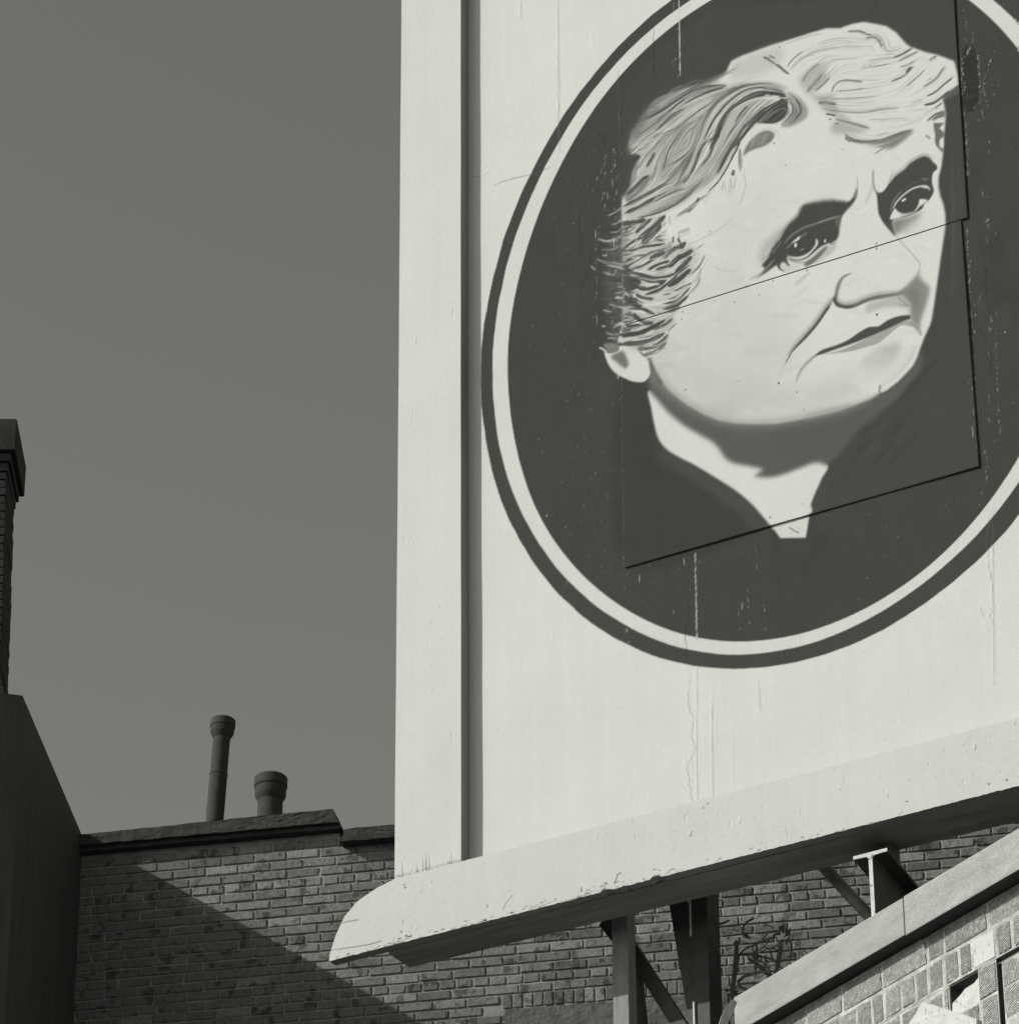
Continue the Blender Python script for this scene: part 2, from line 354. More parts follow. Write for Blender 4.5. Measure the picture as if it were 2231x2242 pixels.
# ---- dark ground of the two mounted panels, slightly different washes
fill(0, [(1358,260),(1366,712),(2117,475),(2088,20),(2070,-20),(1560,20),(1460,95),(1400,160)], 79, .6, .9, False)
fill(0, [(1354,715),(1366,1242),(2142,1020),(2103,480)], 79, .6, .95, False)
for i in range(230):                                    # brushed washes in the lower panel ground
    x = rng.uniform(1380, 2000); y = rng.uniform(780, 1195-(x-1366)*.285)
    l = rng.uniform(30, 75); a = rng.normal(-.95, .18)
    if y+l*a > 1205-(x+l-1366)*.285: a = -.8
    stroke_c(to_c([(x, y), (x+l*.5, y+l*.5*a+rng.normal(0, 4)), (x+l, y+l*a)]), rng.uniform(4, 22), rng.choice([64, 68, 72, 86, 90]), rng.uniform(.08, .28), 4, (.5, .5))
fill(0, [(1358,830),(1430,850),(1436,960),(1470,1010),(1600,1110),(1680,1150),(1366,1240)], 68, 6, .6)
for y in range(150, 1240, 6): stroke_c(to_c([(1354+(y-150)*.011+rng.normal(0, .4), y), (1354+(y-144)*.011+rng.normal(0, .4), y+6)]), rng.uniform(.7, 1.6), rng.uniform(95, 150), rng.uniform(.1, .7), .6, (0, 0))

# ---- head, neck
HEAD = (cp(4, [(340,1480),(390,1320),(405,1000),(400,700),(395,500),(390,200)]) + cp(1, [(292,1700),(300,1590),(372,1480),(392,1340),(440,1225),(480,1180),(440,1130),(385,1150),(352,1060),(390,900),(500,740),(600,610),(760,500),(950,430),(1130,385),(1290,340),(1400,260),(1450,160),(1560,105),(1740,40),(1850,0)])
  + cp(2, [(450,370),(900,230),(1010,197),(1150,197),(1280,150),(1400,130),(1520,150),(1640,175),(1740,240),(1800,310),(1850,365),(1915,410)])
  + cp(3, [(950,495),(1090,545),(1200,570),(1290,600),(1390,640),(1405,690),(1425,780),(1435,890),(1400,915),(1300,990),(1270,1045),(1285,1100),(1302,1200),(1292,1330),(1282,1420),(1277,1530),(1272,1620),(1255,1750),(1230,1850)])
  + cp(6, [(1225,430),(1225,520),(1245,620),(1275,700),(1295,800),(1300,900),(1290,1000),(1270,1130),(1245,1300),(1220,1480),(1200,1620),(1180,1760),(1155,1900)])
  + cp(7, [(1660,380),(1620,530),(1560,660),(1520,760),(1480,880),(1440,960),(1370,1040),(1280,1130),(1190,1200),(1100,1240),(1000,1310),(850,1370),(650,1440),(450,1490),(200,1540),(0,1575)])
  + cp(8, [(1120,668),(1000,662),(880,642),(760,592),(640,522),(530,432),(450,332),(410,242),(390,210)]) + cp(4, [(560,1560),(420,1500)]))
NECKSH = (cp(8, [(385,300),(395,220),(450,320),(530,420),(640,510),(760,580),(880,630),(1000,650),(1120,655),(1300,650),(1480,620),(1700,560),(1923,470)])
  + cp(7, [(850,1350),(1000,1290),(1100,1220),(1280,1110),(1440,940),(1490,830),(1515,770),(1540,900),(1490,1040),(1370,1190),(1250,1330),(1100,1440),(930,1570),(760,1760),(660,1900)])
  + cp(8, [(1680,910),(1640,955),(1560,935),(1450,975),(1300,1030),(1200,1042),(1130,1028),(1190,990),(1100,965),(980,940),(920,900),(880,840),(830,790),(750,745),(640,680),(530,590),(450,500),(395,430)]))
NECK = [(393,430),(405,560),(430,690),(460,780),(520,850),(620,910),(700,950),(850,1040),(990,1130),(1100,1220),(1190,1320),(1245,1385),(1290,1400),(1517,1300),(1525,1230),(1560,1140),(1600,1050),(1640,950),(1500,850),(900,700),(600,560)]
fill(8, [(430,860),(520,870),(700,955),(850,1045),(990,1135),(1100,1225),(1190,1325),(1235,1385),(1130,1420),(1000,1290),(850,1170),(640,1030),(470,940)], 86, 5, .55)
fill(8, [(1600,1060),(1670,960),(1640,1120),(1590,1280),(1525,1300),(1540,1180)], 84, 4, .5)
fill(8, NECK, 210, 1.6)
fill(0, NECKSH, 97, 5.0)
fill(7, [(0,1600),(400,1530),(800,1420),(1050,1330),(900,1560),(700,1800),(500,1923),(0,1923)], 90, 14, .35)
fill(0, HEAD, WHITE-1, 1.5, smooth=False)
# soft turning of jaw and cheek
for w, al in ((130, .08), (95, .10), (62, .13), (38, .18), (20, .25)):
    stroke(8, [(420,260),(470,340),(560,440),(680,530),(800,590),(930,640),(1120,655),(1350,640),(1600,585),(1800,530)], w, 140, al, 6, (.05, .25))
    stroke(7, [(300,1520),(650,1430),(900,1350),(1050,1270)], w*1.2, 140, al*.9, 6, (.2, .2))
    stroke(7, [(1100-w*.3,1205-w*.3),(1270-w*.35,1085-w*.35),(1390-w*.4,955-w*.25),(1460-w*.4,820),(1500-w*.4,680)], w*.7, 160, al*.6, 4, (.3, .3))
fill(8, [(790,560),(860,510),(960,510),(1040,570),(1000,620),(860,600)], 168, 12, .5)
fill(8, [(820,430),(900,400),(930,450),(880,490),(820,470)], 222, 10, .5)
fill(4, [(760,1560),(880,1440),(980,1520),(920,1640),(800,1700),(740,1640)], 176, 16, .45)
fill(4, [(700,1660),(800,1640),(860,1720),(780,1850),(720,1780)], 180, 12, .45)
fill(7, [(0,780),(100,700),(180,800),(60,1000),(0,960)], 190, 14, .5)
fill(0, [(1500,640),(1600,560),(1690,640),(1740,760),(1720,860),(1620,880),(1520,830),(1440,780),(1470,700)], 199, 40, .8)
fill(0, [(1430,770),(1520,800),(1640,840),(1760,850),(1880,820),(1860,880),(1720,910),(1580,900),(1480,850)], 184, 26, .55)
fill(0, [(1890,800),(1950,740),(1978,760),(1955,805),(1910,830)], 192, 10, .5)
fill(0, [(1590,420),(1680,400),(1700,480),(1620,560),(1560,560)], 203, 30, .7)
for i in range(240):                                   # dabbed brushwork in the flesh
    x, y = rng.uniform(1430, 2040), rng.uniform(330, 900); l = rng.uniform(15, 60); g_ = rng.uniform(-.6, .5)
    xi, yi = to_c([(x, y)])[0]; base = canvas[int(np.clip(yi, 0, NH-1)), int(np.clip(xi, 0, NW-1))]
    xe, ye = to_c([(x+l, y+l*g_)])[0]; end = canvas[int(np.clip(ye, 0, NH-1)), int(np.clip(xe, 0, NW-1))]
    if base > 190 and end > 185: stroke_c(to_c([(x, y), (x+l*.5, y+l*.5*g_), (x+l, y+l*g_+rng.normal(0, 4))]), rng.uniform(4, 16), base+rng.choice([-7, -4, 4, 6]), rng.uniform(.3, .7), 3, (.5, .5))
# right-hand dark strip beside the cheek: brushy
for i in range(14):
    x = rng.uniform(1320, 1480); stroke(6, [(x, rng.uniform(0, 400)), (x+20, rng.uniform(500, 900)), (x+10, rng.uniform(1000, 1900))], rng.uniform(15, 45), rng.choice([70, 92, 98]), rng.uniform(.15, .4), 3, (.5, .5))

# ---- ear
fill(4, [(205,1580),(260,1600),(350,1572),(365,1530),(430,1522),(545,1550),(600,1615),(660,1655),(685,1720),(692,1810),(655,1880),(600,1906),(500,1896),(420,1862),(350,1828),(280,1765),(232,1680)], 208, .8)
fill(4, [(275,1628),(350,1590),(405,1578),(440,1640),(465,1710),(435,1762),(380,1730),(345,1700),(300,1668)], 116, 3, .95)
stroke(4, [(150,1540),(190,1556),(230,1590)], 18, 200)
fill(4, [(200,1500),(290,1492),(360,1500),(360,1540),(330,1580),(255,1592),(220,1560)], 148, 1.5, .9, grain=.25)
stroke(4, [(690,1650),(705,1730),(740,1820),(800,1910)], 45, 100, .8, 4, (.3, 0))
stroke(4, [(345,1800),(352,1870)], 14, 190, .8)

# ---- hair: broad washes, then strokes
fill(1, [(560,640),(760,520),(960,450),(1180,410),(1380,420),(1150,520),(900,680),(640,880),(450,980),(430,880)], 150, 5, .6)
fill(1, [(420,900),(520,760),(640,640),(700,650),(560,800),(470,960),(400,1040)], 120, 5, .6)
fill(1, [(700,960),(900,860),(1080,740),(1160,760),(1060,980),(980,1180),(860,1330),(700,1420),(700,1200)], 172, 6, .7)
fill(1, [(1270,1340),(1380,1050),(1480,830),(1620,640),(1760,560),(1900,560),(1720,740),(1580,900),(1480,1040),(1390,1220),(1330,1340)], 168, 4, .85)
fill(1, [(600,1760),(760,1640),(940,1540),(1120,1430),(1260,1340),(1230,1420),(1060,1540),(900,1660),(760,1730)], 160, 4, .8)
fill(1, [(330,1600),(420,1500),(520,1410),(600,1380),(560,1460),(470,1560),(380,1640)], 110, 3, .8)
fill(2, [(20,560),(160,500),(330,430),(520,380),(560,520),(420,640),(200,720),(40,760),(0,700)], 190, 8, .8)
fill(2, [(0,820),(200,780),(400,770),(540,800),(590,850),(400,850),(200,850),(0,930)], 150, 4, .7)
fill(1, [(400,1000),(480,820),(640,640),(860,500),(1130,420),(1400,420),(1700,400),(1900,420),(1923,560),(1740,700),(1560,900),(1420,1150),(1280,1400),(1060,1560),(860,1690),(560,1780),(320,1770),(330,1650),(480,1500),(420,1400),(520,1250),(440,1130)], 138, 8, .42)
fill(4, [(400,210),(620,170),(840,170),(780,330),(900,420),(1080,440),(1200,560),(1120,760),(1080,950),(930,1200),(840,1430),(620,1580),(420,1480),(420,1000)], 150, 8, .32)
CROWN = [(300,1560),(360,1460),(385,1330),(430,1220),(380,1140),(345,1050),(390,900),(500,735),(600,605),(760,495),(950,425),(1130,382),(1290,335),(1390,260)]
for w, al, sf in ((150, .28, 9), (95, .38, 7), (50, .55, 5), (22, .6, 3)): stroke(1, CROWN, w, 84, al, sf, (.02, .12))
for i in range(60):                                    # wisps breaking the outline
    j = rng.integers(4, len(CROWN)-1); x, y = CROWN[j]; x2, y2 = CROWN[min(j+1, len(CROWN)-1)]; f = rng.uniform(); x, y = x+(x2-x)*f, y+(y2-y)*f
    stroke(1, [(x-rng.uniform(-10, 30), y+rng.uniform(0, 50)), (x+rng.uniform(30, 70), y-rng.uniform(5, 40)), (x+rng.uniform(90, 190), y-rng.uniform(30, 80))], rng.uniform(5, 16), rng.choice([96, 115, 140, 165]), rng.uniform(.3, .7), 1.2, (.5, .5))
H1 = [([(1305,1340),(1385,1180),(1480,1010),(1560,880),(1660,780),(1760,690),(1860,630),(1923,600)],46,84,3),
 ([(1225,1090),(1290,960),(1335,840),(1400,720),(1500,610),(1620,545),(1750,505),(1860,495),(1923,505)],62,80,3),
 ([(940,1450),(1010,1370),(1060,1260),(1110,1130),(1150,1050),(1210,1005),(1265,965)],34,95,2),
 ([(860,1490),(940,1320),(1020,1150),(1080,980),(1120,850),(1200,700),(1290,600),(1420,500),(1560,430),(1720,400),(1820,390)],34,122,4),
 ([(1290,970),(1200,1180),(1080,1300)],24,92,1),([(1160,990),(1250,800),(1340,680),(1480,540),(1620,460),(1760,440),(1840,460)],22,84,2),
 ([(640,885),(760,800),(900,690),(955,660)],42,112,3),([(690,860),(800,750),(880,690)],28,98,2),
 ([(560,770),(700,690),(850,590),(1000,500),(1150,440),(1300,422),(1400,415)],34,102,4),([(960,610),(1080,540),(1250,470),(1390,430)],26,106,3),
 ([(780,700),(900,600),(960,560)],26,104,2),([(700,940),(850,880),(960,800),(1090,690),(1180,640)],22,132,3),
 ([(750,1200),(800,1080),(880,960),(960,850),(1040,800)],18,118,3),([(370,1250),(430,1190),(480,1165)],56,80,0),
 ([(480,1290),(540,1180),(620,1080),(700,980)],22,122,3),([(560,1270),(600,1200),(640,1120)],36,116,2),([(720,1310),(750,1230),(770,1170)],16,100,1),
 ([(300,1600),(420,1500),(520,1400),(580,1370)],48,84,3),([(310,1690),(450,1620),(600,1540),(720,1470),(775,1450)],36,84,3),
 ([(330,1760),(450,1700),(560,1640),(645,1600)],42,84,2),([(455,1805),(620,1772),(780,1712),(900,1640),(1000,1562),(1030,1530)],20,90,1),
 ([(740,1450),(840,1350),(920,1260),(1000,1140)],26,122,3),([(830,1480),(960,1400),(1100,1290),(1180,1180)],20,132,3),
 ([(1195,1545),(1300,1440),(1380,1320),(1440,1210),(1505,1095)],18,84,1),([(640,1640),(800,1560),(950,1500)],26,132,3),
 ([(1640,640),(1560,740),(1495,815)],26,95,1),([(440,1120),(560,1010),(700,930),(840,870)],16,140,2),([(420,1390),(450,1300),(500,1260)],26,150,1),
 ([(700,1320),(800,1260),(900,1200),(990,1130)],20,140,3),([(600,1420),(640,1350),(660,1260)],16,150,2),
 ([(870,1790),(960,1730),(1080,1640),(1200,1560)],30,165,2),([(1085,1640),(1105,1600)],26,100,0),([(1540,1080),(1540,1200),(1550,1310)],32,150,1),
 ([(1575,1320),(1600,1430),(1585,1540),(1530,1690)],9,178,0),([(1470,1310),(1470,1360)],30,120,0),([(990,1750),(1050,1700)],26,130,0)]
for p, w, t, h in H1: stroke(1, p, w*1.12, t-(6 if t > 95 else 0), hair=h, wob=.08, pal=PAL_L)
for i in range(26):                                    # short lashes of hair along the temple
    x = rng.uniform(1180, 1520); y = 1540-(x-1180)*.55+rng.normal(0, 40)
    stroke(1, [(x, y), (x+rng.normal(0, 8), y+rng.uniform(40, 130))], rng.uniform(6, 14), rng.choice([150, 170, 185]), .6)
for p, w, t in [([(330,1730),(480,1660),(640,1560),(760,1480)],12,212),([(395,1140),(520,1040),(640,960)],20,214),([(560,1130),(680,960),(860,820),(1000,740)],14,212),
 ([(940,1480),(1060,1320),(1150,1110),(1260,900),(1340,740),(1460,600),(1600,510),(1740,455)],16,212),([(760,880),(900,800),(1060,690),(1240,570),(1400,480)],22,213),
 ([(640,900),(760,740),(920,610)],10,205),([(1060,1320),(1180,1130),(1220,1030)],34,213),([(1500,830),(1640,680),(1780,570),(1900,545)],16,212),([(1440,900),(1540,760),(1640,640)],12,205),
 ([(1600,830),(1700,720),(1830,630),(1923,590)],9,214),([(310,1600),(360,1560)],14,213)]: stroke(1, p, w, t, .9)
# swirl over the forehead
fill(2, [(590,865),(700,915),(785,1000),(815,1080),(785,1150),(700,1205),(600,1240),(530,1225),(590,1140),(640,1060),(640,980)], 152, 3, .95)
fill(2, [(505,880),(565,905),(600,960),(600,1060),(560,1140),(460,1200),(340,1200),(275,1190),(350,1090),(450,1010),(520,960)], 80, 1.4)
H2 = [([(0,1050),(110,970),(220,915),(380,880),(520,880),(570,915)],62,80,2),([(0,1480),(100,1370),(210,1230),(330,1105),(450,1005),(560,945)],44,82,3),
 ([(690,940),(740,1050),(700,1130),(600,1215)],26,108,3),([(640,900),(700,1000),(690,1090),(600,1190)],16,118,2),([(50,1190),(110,1090),(180,1010)],24,100,1),
 ([(100,1380),(60,1480),(0,1580)],26,92,1),
 ([(590,610),(660,520),(760,440)],20,142,1),([(620,640),(720,540),(850,460),(1000,410)],15,170,1)]
for p, w, t, h in H2: stroke(2, p, w, t, hair=h, pal=PAL_L)
for p, w, t in [([(210,1110),(330,1000),(430,930),(520,915)],16,205),([(350,1090),(440,1010),(510,975)],7,190),([(370,1180),(430,1110),(510,1040)],7,150),([(30,1000),(180,880),(330,840)],16,206),([(360,905),(410,902)],20,190),
 ([(560,930),(600,950)],24,185),([(690,1130),(640,1180),(580,1220)],8,180)]: stroke(2, p, w, t, .9)
fill(2, [(130,1540),(175,1420),(260,1330),(350,1280),(430,1282),(462,1330),(420,1395),(350,1440),(260,1470),(190,1500)], 120, 2, .9)
for i in range(12):
    x = rng.uniform(210, 420); stroke(2, [(x, 1450-(x-200)*.25), (x+20, 1380), (x+50, 1320-(x-200)*.1)], 9, rng.choice([170, 105, 190]), .55)
stroke(2, [(140,1480),(210,1370),(320,1270),(430,1250),(500,1300),(490,1370)], 18, 190, .7)
stroke(2, [(120,1560),(110,1640),(95,1700)], 26, 165, .8); stroke(2, [(10,1740),(30,1700)], 26, 120, .8)
# white right-hand hair
fill(2, [(725,740),(790,650),(900,580),(1010,560),(960,640),(1040,700),(960,800),(880,860),(830,890),(790,850),(745,800)], 172, 6, .9)
fill(2, [(830,890),(940,900),(1080,900),(1100,1000),(1160,1080),(1250,1180),(1080,1120),(960,1040),(900,960)], 165, 5, .75)
fill(2, [(1058,1290),(1070,1200),(1150,1160),(1260,1190),(1400,1230),(1470,1245),(1350,1300),(1150,1305)], 170, 6, .9)
fill(2, [(1440,1425),(1600,1372),(1750,1312),(1915,1265),(1870,1335),(1700,1460),(1600,1455),(1500,1435)], 124, 4, .9)
H3 = [([(760,760),(830,650),(930,570)],26,140,3),([(800,870),(880,780),(960,680)],32,134,4),([(890,860),(970,790),(1040,720)],26,130,3),
 ([(1060,880),(1100,790),(1200,745),(1390,762)],26,140,3),([(1100,860),(1250,850),(1420,825)],15,150,2),([(900,940),(1100,940),(1300,935),(1550,910)],18,155,4),
 ([(920,980),(1020,985),(1110,1000)],36,130,3),([(960,1040),(1150,1070),(1400,1080),(1600,1050),(1780,1035)],24,150,4),([(1000,1100),(1050,1105),(1105,1118)],20,98,0),
 ([(1030,1152),(1060,1160)],14,105,0),([(1100,1208),(1130,1195)],15,100,0),([(1100,1150),(1280,1200),(1460,1250)],26,138,3),
 ([(1200,1310),(1280,1370),(1420,1395),(1600,1372),(1780,1305),(1910,1268)],38,120,4),([(1508,1522),(1620,1452),(1725,1390)],12,118,2),([(1210,1345),(1265,1382)],38,130,2),
 ([(1460,1160),(1680,1150)],15,170,1),([(1230,232),(1350,226),(1410,250)],28,128,2),([(1420,300),(1500,290),(1550,310)],24,130,2),([(1400,255),(1490,278)],18,140,1),([(1545,300),(1570,350),(1585,392)],24,132,2),
 ([(345,495),(400,530),(470,575)],26,130,1),([(470,575),(510,600),(570,650),(615,683)],30,122,0),([(410,480),(430,500),(470,512)],16,110,0),([(350,510),(410,520)],22,120,0),
 ([(800,500),(950,430),(1150,400)],14,186,2),([(900,380),(1100,330),(1300,340)],14,186,2),([(560,370),(760,300),(960,250)],20,188,2),([(1150,390),(1350,380)],14,186,1),([(640,640),(760,520),(900,470)],12,182,2)]
for p, w, t, h in H3: stroke(2, p, w, t, hair=h, wob=.1, pal=PAL_W)
for q in range(10):
    a = rng.uniform(0, 1); stroke(2, [(1280+300*a, 225+150*a*a), (1310+300*a, 215+160*a*a)], 14, 135, .7)
H4 = [([(735,605),(830,572),(950,505)],26,108,2),([(470,640),(620,620),(760,600)],15,166,2),([(800,640),(900,590),(1010,535)],22,130,2),([(400,720),(560,695),(720,665)],15,150,2),
 ([(820,700),(900,680),(970,640)],20,142,2),([(720,855),(830,810),(900,755),(960,690)],24,120,2),([(890,755),(930,710)],38,104,0),([(890,905),(960,840),(1030,780),(1080,720)],20,140,2),
 ([(1060,910),(1150,860),(1220,800),(1260,740),(1300,700)],22,130,2),([(1130,630),(1200,590)],36,142,1),([(1100,1010),(1200,960),(1290,880),(1370,820)],24,108,2),
 ([(1070,1102),(1170,1080),(1260,1020),(1340,950)],32,98,1),([(1180,1140),(1260,1080)],20,95,1),([(1105,1272),(1180,1205),(1270,1168)],22,110,1),([(1100,850),(1150,820)],18,150,1),
 ([(600,1290),(700,1250),(900,1240)],10,180,2),([(940,1080),(1060,1040)],10,180,2),([(500,1160),(680,1140),(820,1130)],14,160,2),([(660,570),(760,560)],12,165,1),([(580,1420),(700,1390)],10,170,1)]
for p, w, t, h in H4: stroke(3, p, w, t, hair=h, pal=PAL_W)
fill(3, [(1190,1215),(1285,1158),(1288,1235),(1230,1250),(1150,1262)], 112, 1.5, .9)
stroke(3, [(1200,1262),(1285,1235)], 26, 210, .9)
fill(3, [(1170,1290),(1285,1290),(1232,1345),(1280,1390),(1282,1430),(1238,1462),(1230,1530),(1272,1560),(1270,1605),(1200,1530),(1185,1480),(1190,1420),(1175,1340)], 108, 1.2, .95, smooth=False)
stroke(3, [(1088,1420),(1140,1455)], 26, 148, .8)
fill(3, [(1300,985),(1430,905),(1440,960),(1340,1030),(1280,1050)], 112, 3, .6)
# side hair over the ear
H5 = [([(400,230),(520,222),(640,190)],46,90,1),([(430,310),(490,240)],22,95,1),([(540,330),(620,250),(700,185)],42,90,2),([(560,400),(650,330),(740,260),(845,150)],58,90,3),
 ([(400,505),(500,430),(585,380)],26,90,1),([(610,440),(700,350),(795,250)],72,92,3),([(470,532),(600,482),(750,462),(845,445)],26,90,2),([(440,622),(540,582),(645,560)],22,90,1),
 ([(500,662),(600,602),(700,532),(820,512)],18,110,2),([(500,712),(600,682),(700,622),(820,542)],26,95,2),([(690,605),(780,560),(840,532)],50,96,2),([(665,722),(780,662),(895,630)],30,88,1),
 ([(755,718),(840,692),(925,660)],32,88,1),([(830,612),(920,522),(1060,430)],34,95,2),([(900,692),(980,602),(1060,562),(1130,515)],54,85,2),([(955,745),(1060,652),(1125,580)],44,85,2),
 ([(470,742),(600,772),(720,802),(860,792),(1000,742),(1105,670)],28,88,2),([(560,792),(700,842),(860,832)],28,88,1),([(540,902),(650,922),(760,892),(865,828)],36,85,1),
 ([(640,982),(780,932),(880,862),(985,770)],30,85,2),([(880,892),(980,832),(1060,762),(1115,720)],54,85,2),([(950,947),(1060,892),(1135,860)],18,90,1),([(1100,785),(1180,722),(1230,650),(1270,560)],20,142,2),
 ([(540,972),(600,1012),(730,1032)],30,95,1),([(815,1078),(950,1052),(1050,972),(1115,900)],20,95,1),([(430,1000),(520,1062),(595,1105)],66,86,1),([(460,1130),(600,1132),(700,1172),(745,1190)],26,90,1),
 ([(830,1132),(960,1102),(1040,1042),(1095,990)],36,92,2),([(895,1172),(1000,1122)],20,90,1),([(430,1170),(520,1202),(620,1272),(725,1280)],42,85,1),([(410,1322),(500,1312),(592,1300)],28,85,0),
 ([(388,1372),(485,1355)],18,90,0),([(355,1405),(500,1402),(620,1372),(740,1312),(852,1250)],44,80,1),([(720,1352),(850,1292),(935,1230)],26,95,2),([(400,1500),(560,1492),(700,1462),(845,1388)],46,95,2),
 ([(560,1552),(700,1542),(800,1482),(885,1400)],42,114,3),([(615,1625),(720,1592),(800,1542),(865,1488)],44,120,3),([(870,1380),(960,1290)],18,150,1),([(935,370),(930,435)],16,95,0),
 ([(980,390),(1010,440)],28,122,1),([(1060,425),(1030,482),(950,492)],32,95,1),([(1105,290),(980,335)],40,176,1),([(1060,470),(1200,410),(1340,340),(1500,230),(1560,150)],7,168,0),
 ([(1355,680),(1430,716),(1520,736),(1610,728)],10,182,0),([(830,980),(900,970)],14,110,0),([(760,400),(830,410)],34,130,2),([(1130,850),(1200,790),(1230,700)],14,160,2),([(1080,1000),(1180,880),(1220,800)],14,140,2),
 ([(740,390),(800,355)],14,100,1),([(1150,520),(1230,470)],24,190,1),([(890,160),(900,230)],20,185,1),([(960,160),(1050,110),(1180,40)],26,160,2)]
for p, w, t, h in H5: stroke(4, p, w*(1.22 if t < 120 else 1), t, hair=h, wob=.1, pal=PAL_S)
fill(4, [(408,690),(470,700),(475,780),(565,800),(595,850),(545,920),(420,945)], 76, 1.5, .95)
stroke(4, [(590,880),(700,870),(800,880)], 16, 205, .8)
for p, w in [([(480,730),(640,745),(800,760)],14),([(560,800),(700,822),(850,815)],14),([(650,900),(760,860)],26),([(600,650),(700,610),(800,590)],10),([(500,600),(580,590)],30),([(470,1190),(560,1160),(650,1180)],30),
 ([(620,1090),(760,1080),(900,1040)],30),([(500,1470),(650,1440),(760,1400)],16),([(740,1500),(830,1430)],10),([(700,1590),(790,1520)],8)]: stroke(4, p, w, 210, .85)
# ---- bristle texture: fine strokes that follow the traced hair
def flow_hair(poly, lists, n, pal, al, lmin, lmax, wmax=2.4, rel=None):
    S, T = [], []
    for k, L_ in lists:
        for it in L_:
            q = catmull(to_c(cp(k, it[0])), False, 5); d = np.gradient(q, axis=0); d /= np.maximum(np.hypot(d[:, 0], d[:, 1]), 1e-6)[:, None]; S.append(q); T.append(d)
    S, T = np.concatenate(S), np.concatenate(T)
    P = np.array(to_c(poly)); lo, hi = P.min(0), P.max(0); a, b = P, np.roll(P, -1, 0); done = 0
    while done < n:
        x, y = rng.uniform(lo, hi)
        c = ((a[:, 1] > y) != (b[:, 1] > y)) & (x < a[:, 0]+(y-a[:, 1])*(b[:, 0]-a[:, 0])/(b[:, 1]-a[:, 1]+1e-9))
        if c.sum() % 2 == 0: continue
        done += 1; pts = [np.array([x, y])]; prev = None
        for i in range(int(rng.uniform(lmin, lmax)/6)):
            q = pts[-1]; d2 = ((S-q)**2).sum(1); j = np.argpartition(d2, 6)[:6]; t0 = T[j[np.argmin(d2[j])]]
            tj = T[j]*np.sign((T[j]@t0)+1e-9)[:, None]; w = 1/(d2[j]+30); d = (tj*w[:, None]).sum(0); d /= np.hypot(*d)+1e-9
            if prev is not None and d@prev < 0: d = -d
            prev = d; x2, y2 = q+d*6
            if (((a[:, 1] > y2) != (b[:, 1] > y2)) & (x2 < a[:, 0]+(y2-a[:, 1])*(b[:, 0]-a[:, 0])/(b[:, 1]-a[:, 1]+1e-9))).sum() % 2 == 0: break
            pts.append(q+d*6)
        if len(pts) < 3: continue
        xi, yi = int(np.clip(x, 0, NW-1)), int(np.clip(y, 0, NH-1)); base = canvas[yi, xi]
        tone = rng.choice(pal) if rel is None else np.clip(base+rng.choice(rel), 76, 214)
        stroke_c(np.array(pts[::2] if len(pts) > 4 else pts), rng.uniform(.9, wmax), tone, rng.uniform(al*.5, al), .7, (.5, .5))
LEFT = cp(1, [(300,1600),(395,1340),(490,1180),(395,1140),(362,1050),(400,900),(600,625),(950,445),(1290,360),(1420,430),(1600,400),(1900,380)])+cp(2, [(560,860),(640,900),(790,1040),(700,1190),(540,1220),(300,1230),(140,1420)])+cp(1, [(1500,1100),(1300,1400),(1100,1560),(900,1680),(560,1790),(300,1790)])
flow_hair(LEFT, [(1, H1), (2, H2)], 640, None, .8, 30, 120, 2.8, (-70, -55, -40, -28, 30, 45, 60))
RIGHT = cp(2, [(600,640),(760,420),(1000,240),(1400,160),(1700,260),(1880,420)])+cp(3, [(950,520),(1290,630),(1390,720),(1400,860),(1290,960),(1240,1150),(1090,1260),(950,1340)])+cp(2, [(1500,1430),(1250,1370),(1080,1260),(920,950),(740,780)])
flow_hair(RIGHT, [(2, H3), (3, H4)], 330, None, .6, 30, 120, 2.4, (-60, -42, -30, -22, 20, 30))
SIDE = cp(4, [(405,190),(850,130),(900,420),(1130,470),(1240,580),(1200,720),(1120,880),(1050,1050),(930,1260),(850,1470),(640,1600),(420,1470)])
flow_hair(SIDE, [(4, H5)], 300, None, .8, 18, 60, 2.6, (-110, -80, -50, 50, 80))
for i in range(46):
    y = rng.uniform(200, 1440); stroke(4, [(392, y), (430+rng.uniform(0, 40), y-rng.uniform(-10, 25)), (470+rng.uniform(20, 90), y-rng.uniform(0, 60))], rng.uniform(8, 30), rng.choice([80, 84, 92, 110]), rng.uniform(.4, .85), .9, (.05, .6))
# dry-brushed hair on the old boards left of the panel
LD = [([(140,388),(220,412),(320,402),(390,358)],26),([(180,510),(300,505),(390,458)],16),([(190,565),(240,572)],16),([(130,608),(220,640),(330,652),(402,680)],28),([(240,665),(320,690),(400,700)],44),
 ([(200,742),(260,772),(312,772)],20),([(292,246),(340,232),(390,190)],22),([(250,150),(330,110),(382,76)],18),([(330,1012),(395,1022)],30),([(318,968),(400,955)],12),([(260,1085),(350,1112),(430,1132)],18),
 ([(200,1146),(280,1166)],16),([(308,1322),(360,1282),(420,1292),(440,1340)],38),([(230,1380),(290,1402),(350,1400)],16),([(240,1440),(335,1440)],16),([(180,1310),(212,1322)],16),([(280,325),(340,318),(388,280)],14),
 ([(60,680),(110,720)],8),([(350,900),(400,905)],14),([(420,950),(480,1000)],24),([(440,1160),(470,1175)],24)]
fill(4, [(300,380),(400,300),(410,800),(405,1300),(360,1440),(250,1420),(230,1100),(200,800),(220,560)], 104, 9, .42)
stroke(4, [(425,230),(430,600),(440,1000),(425,1440)], 70, 104, .34, 7, (.1, .1))
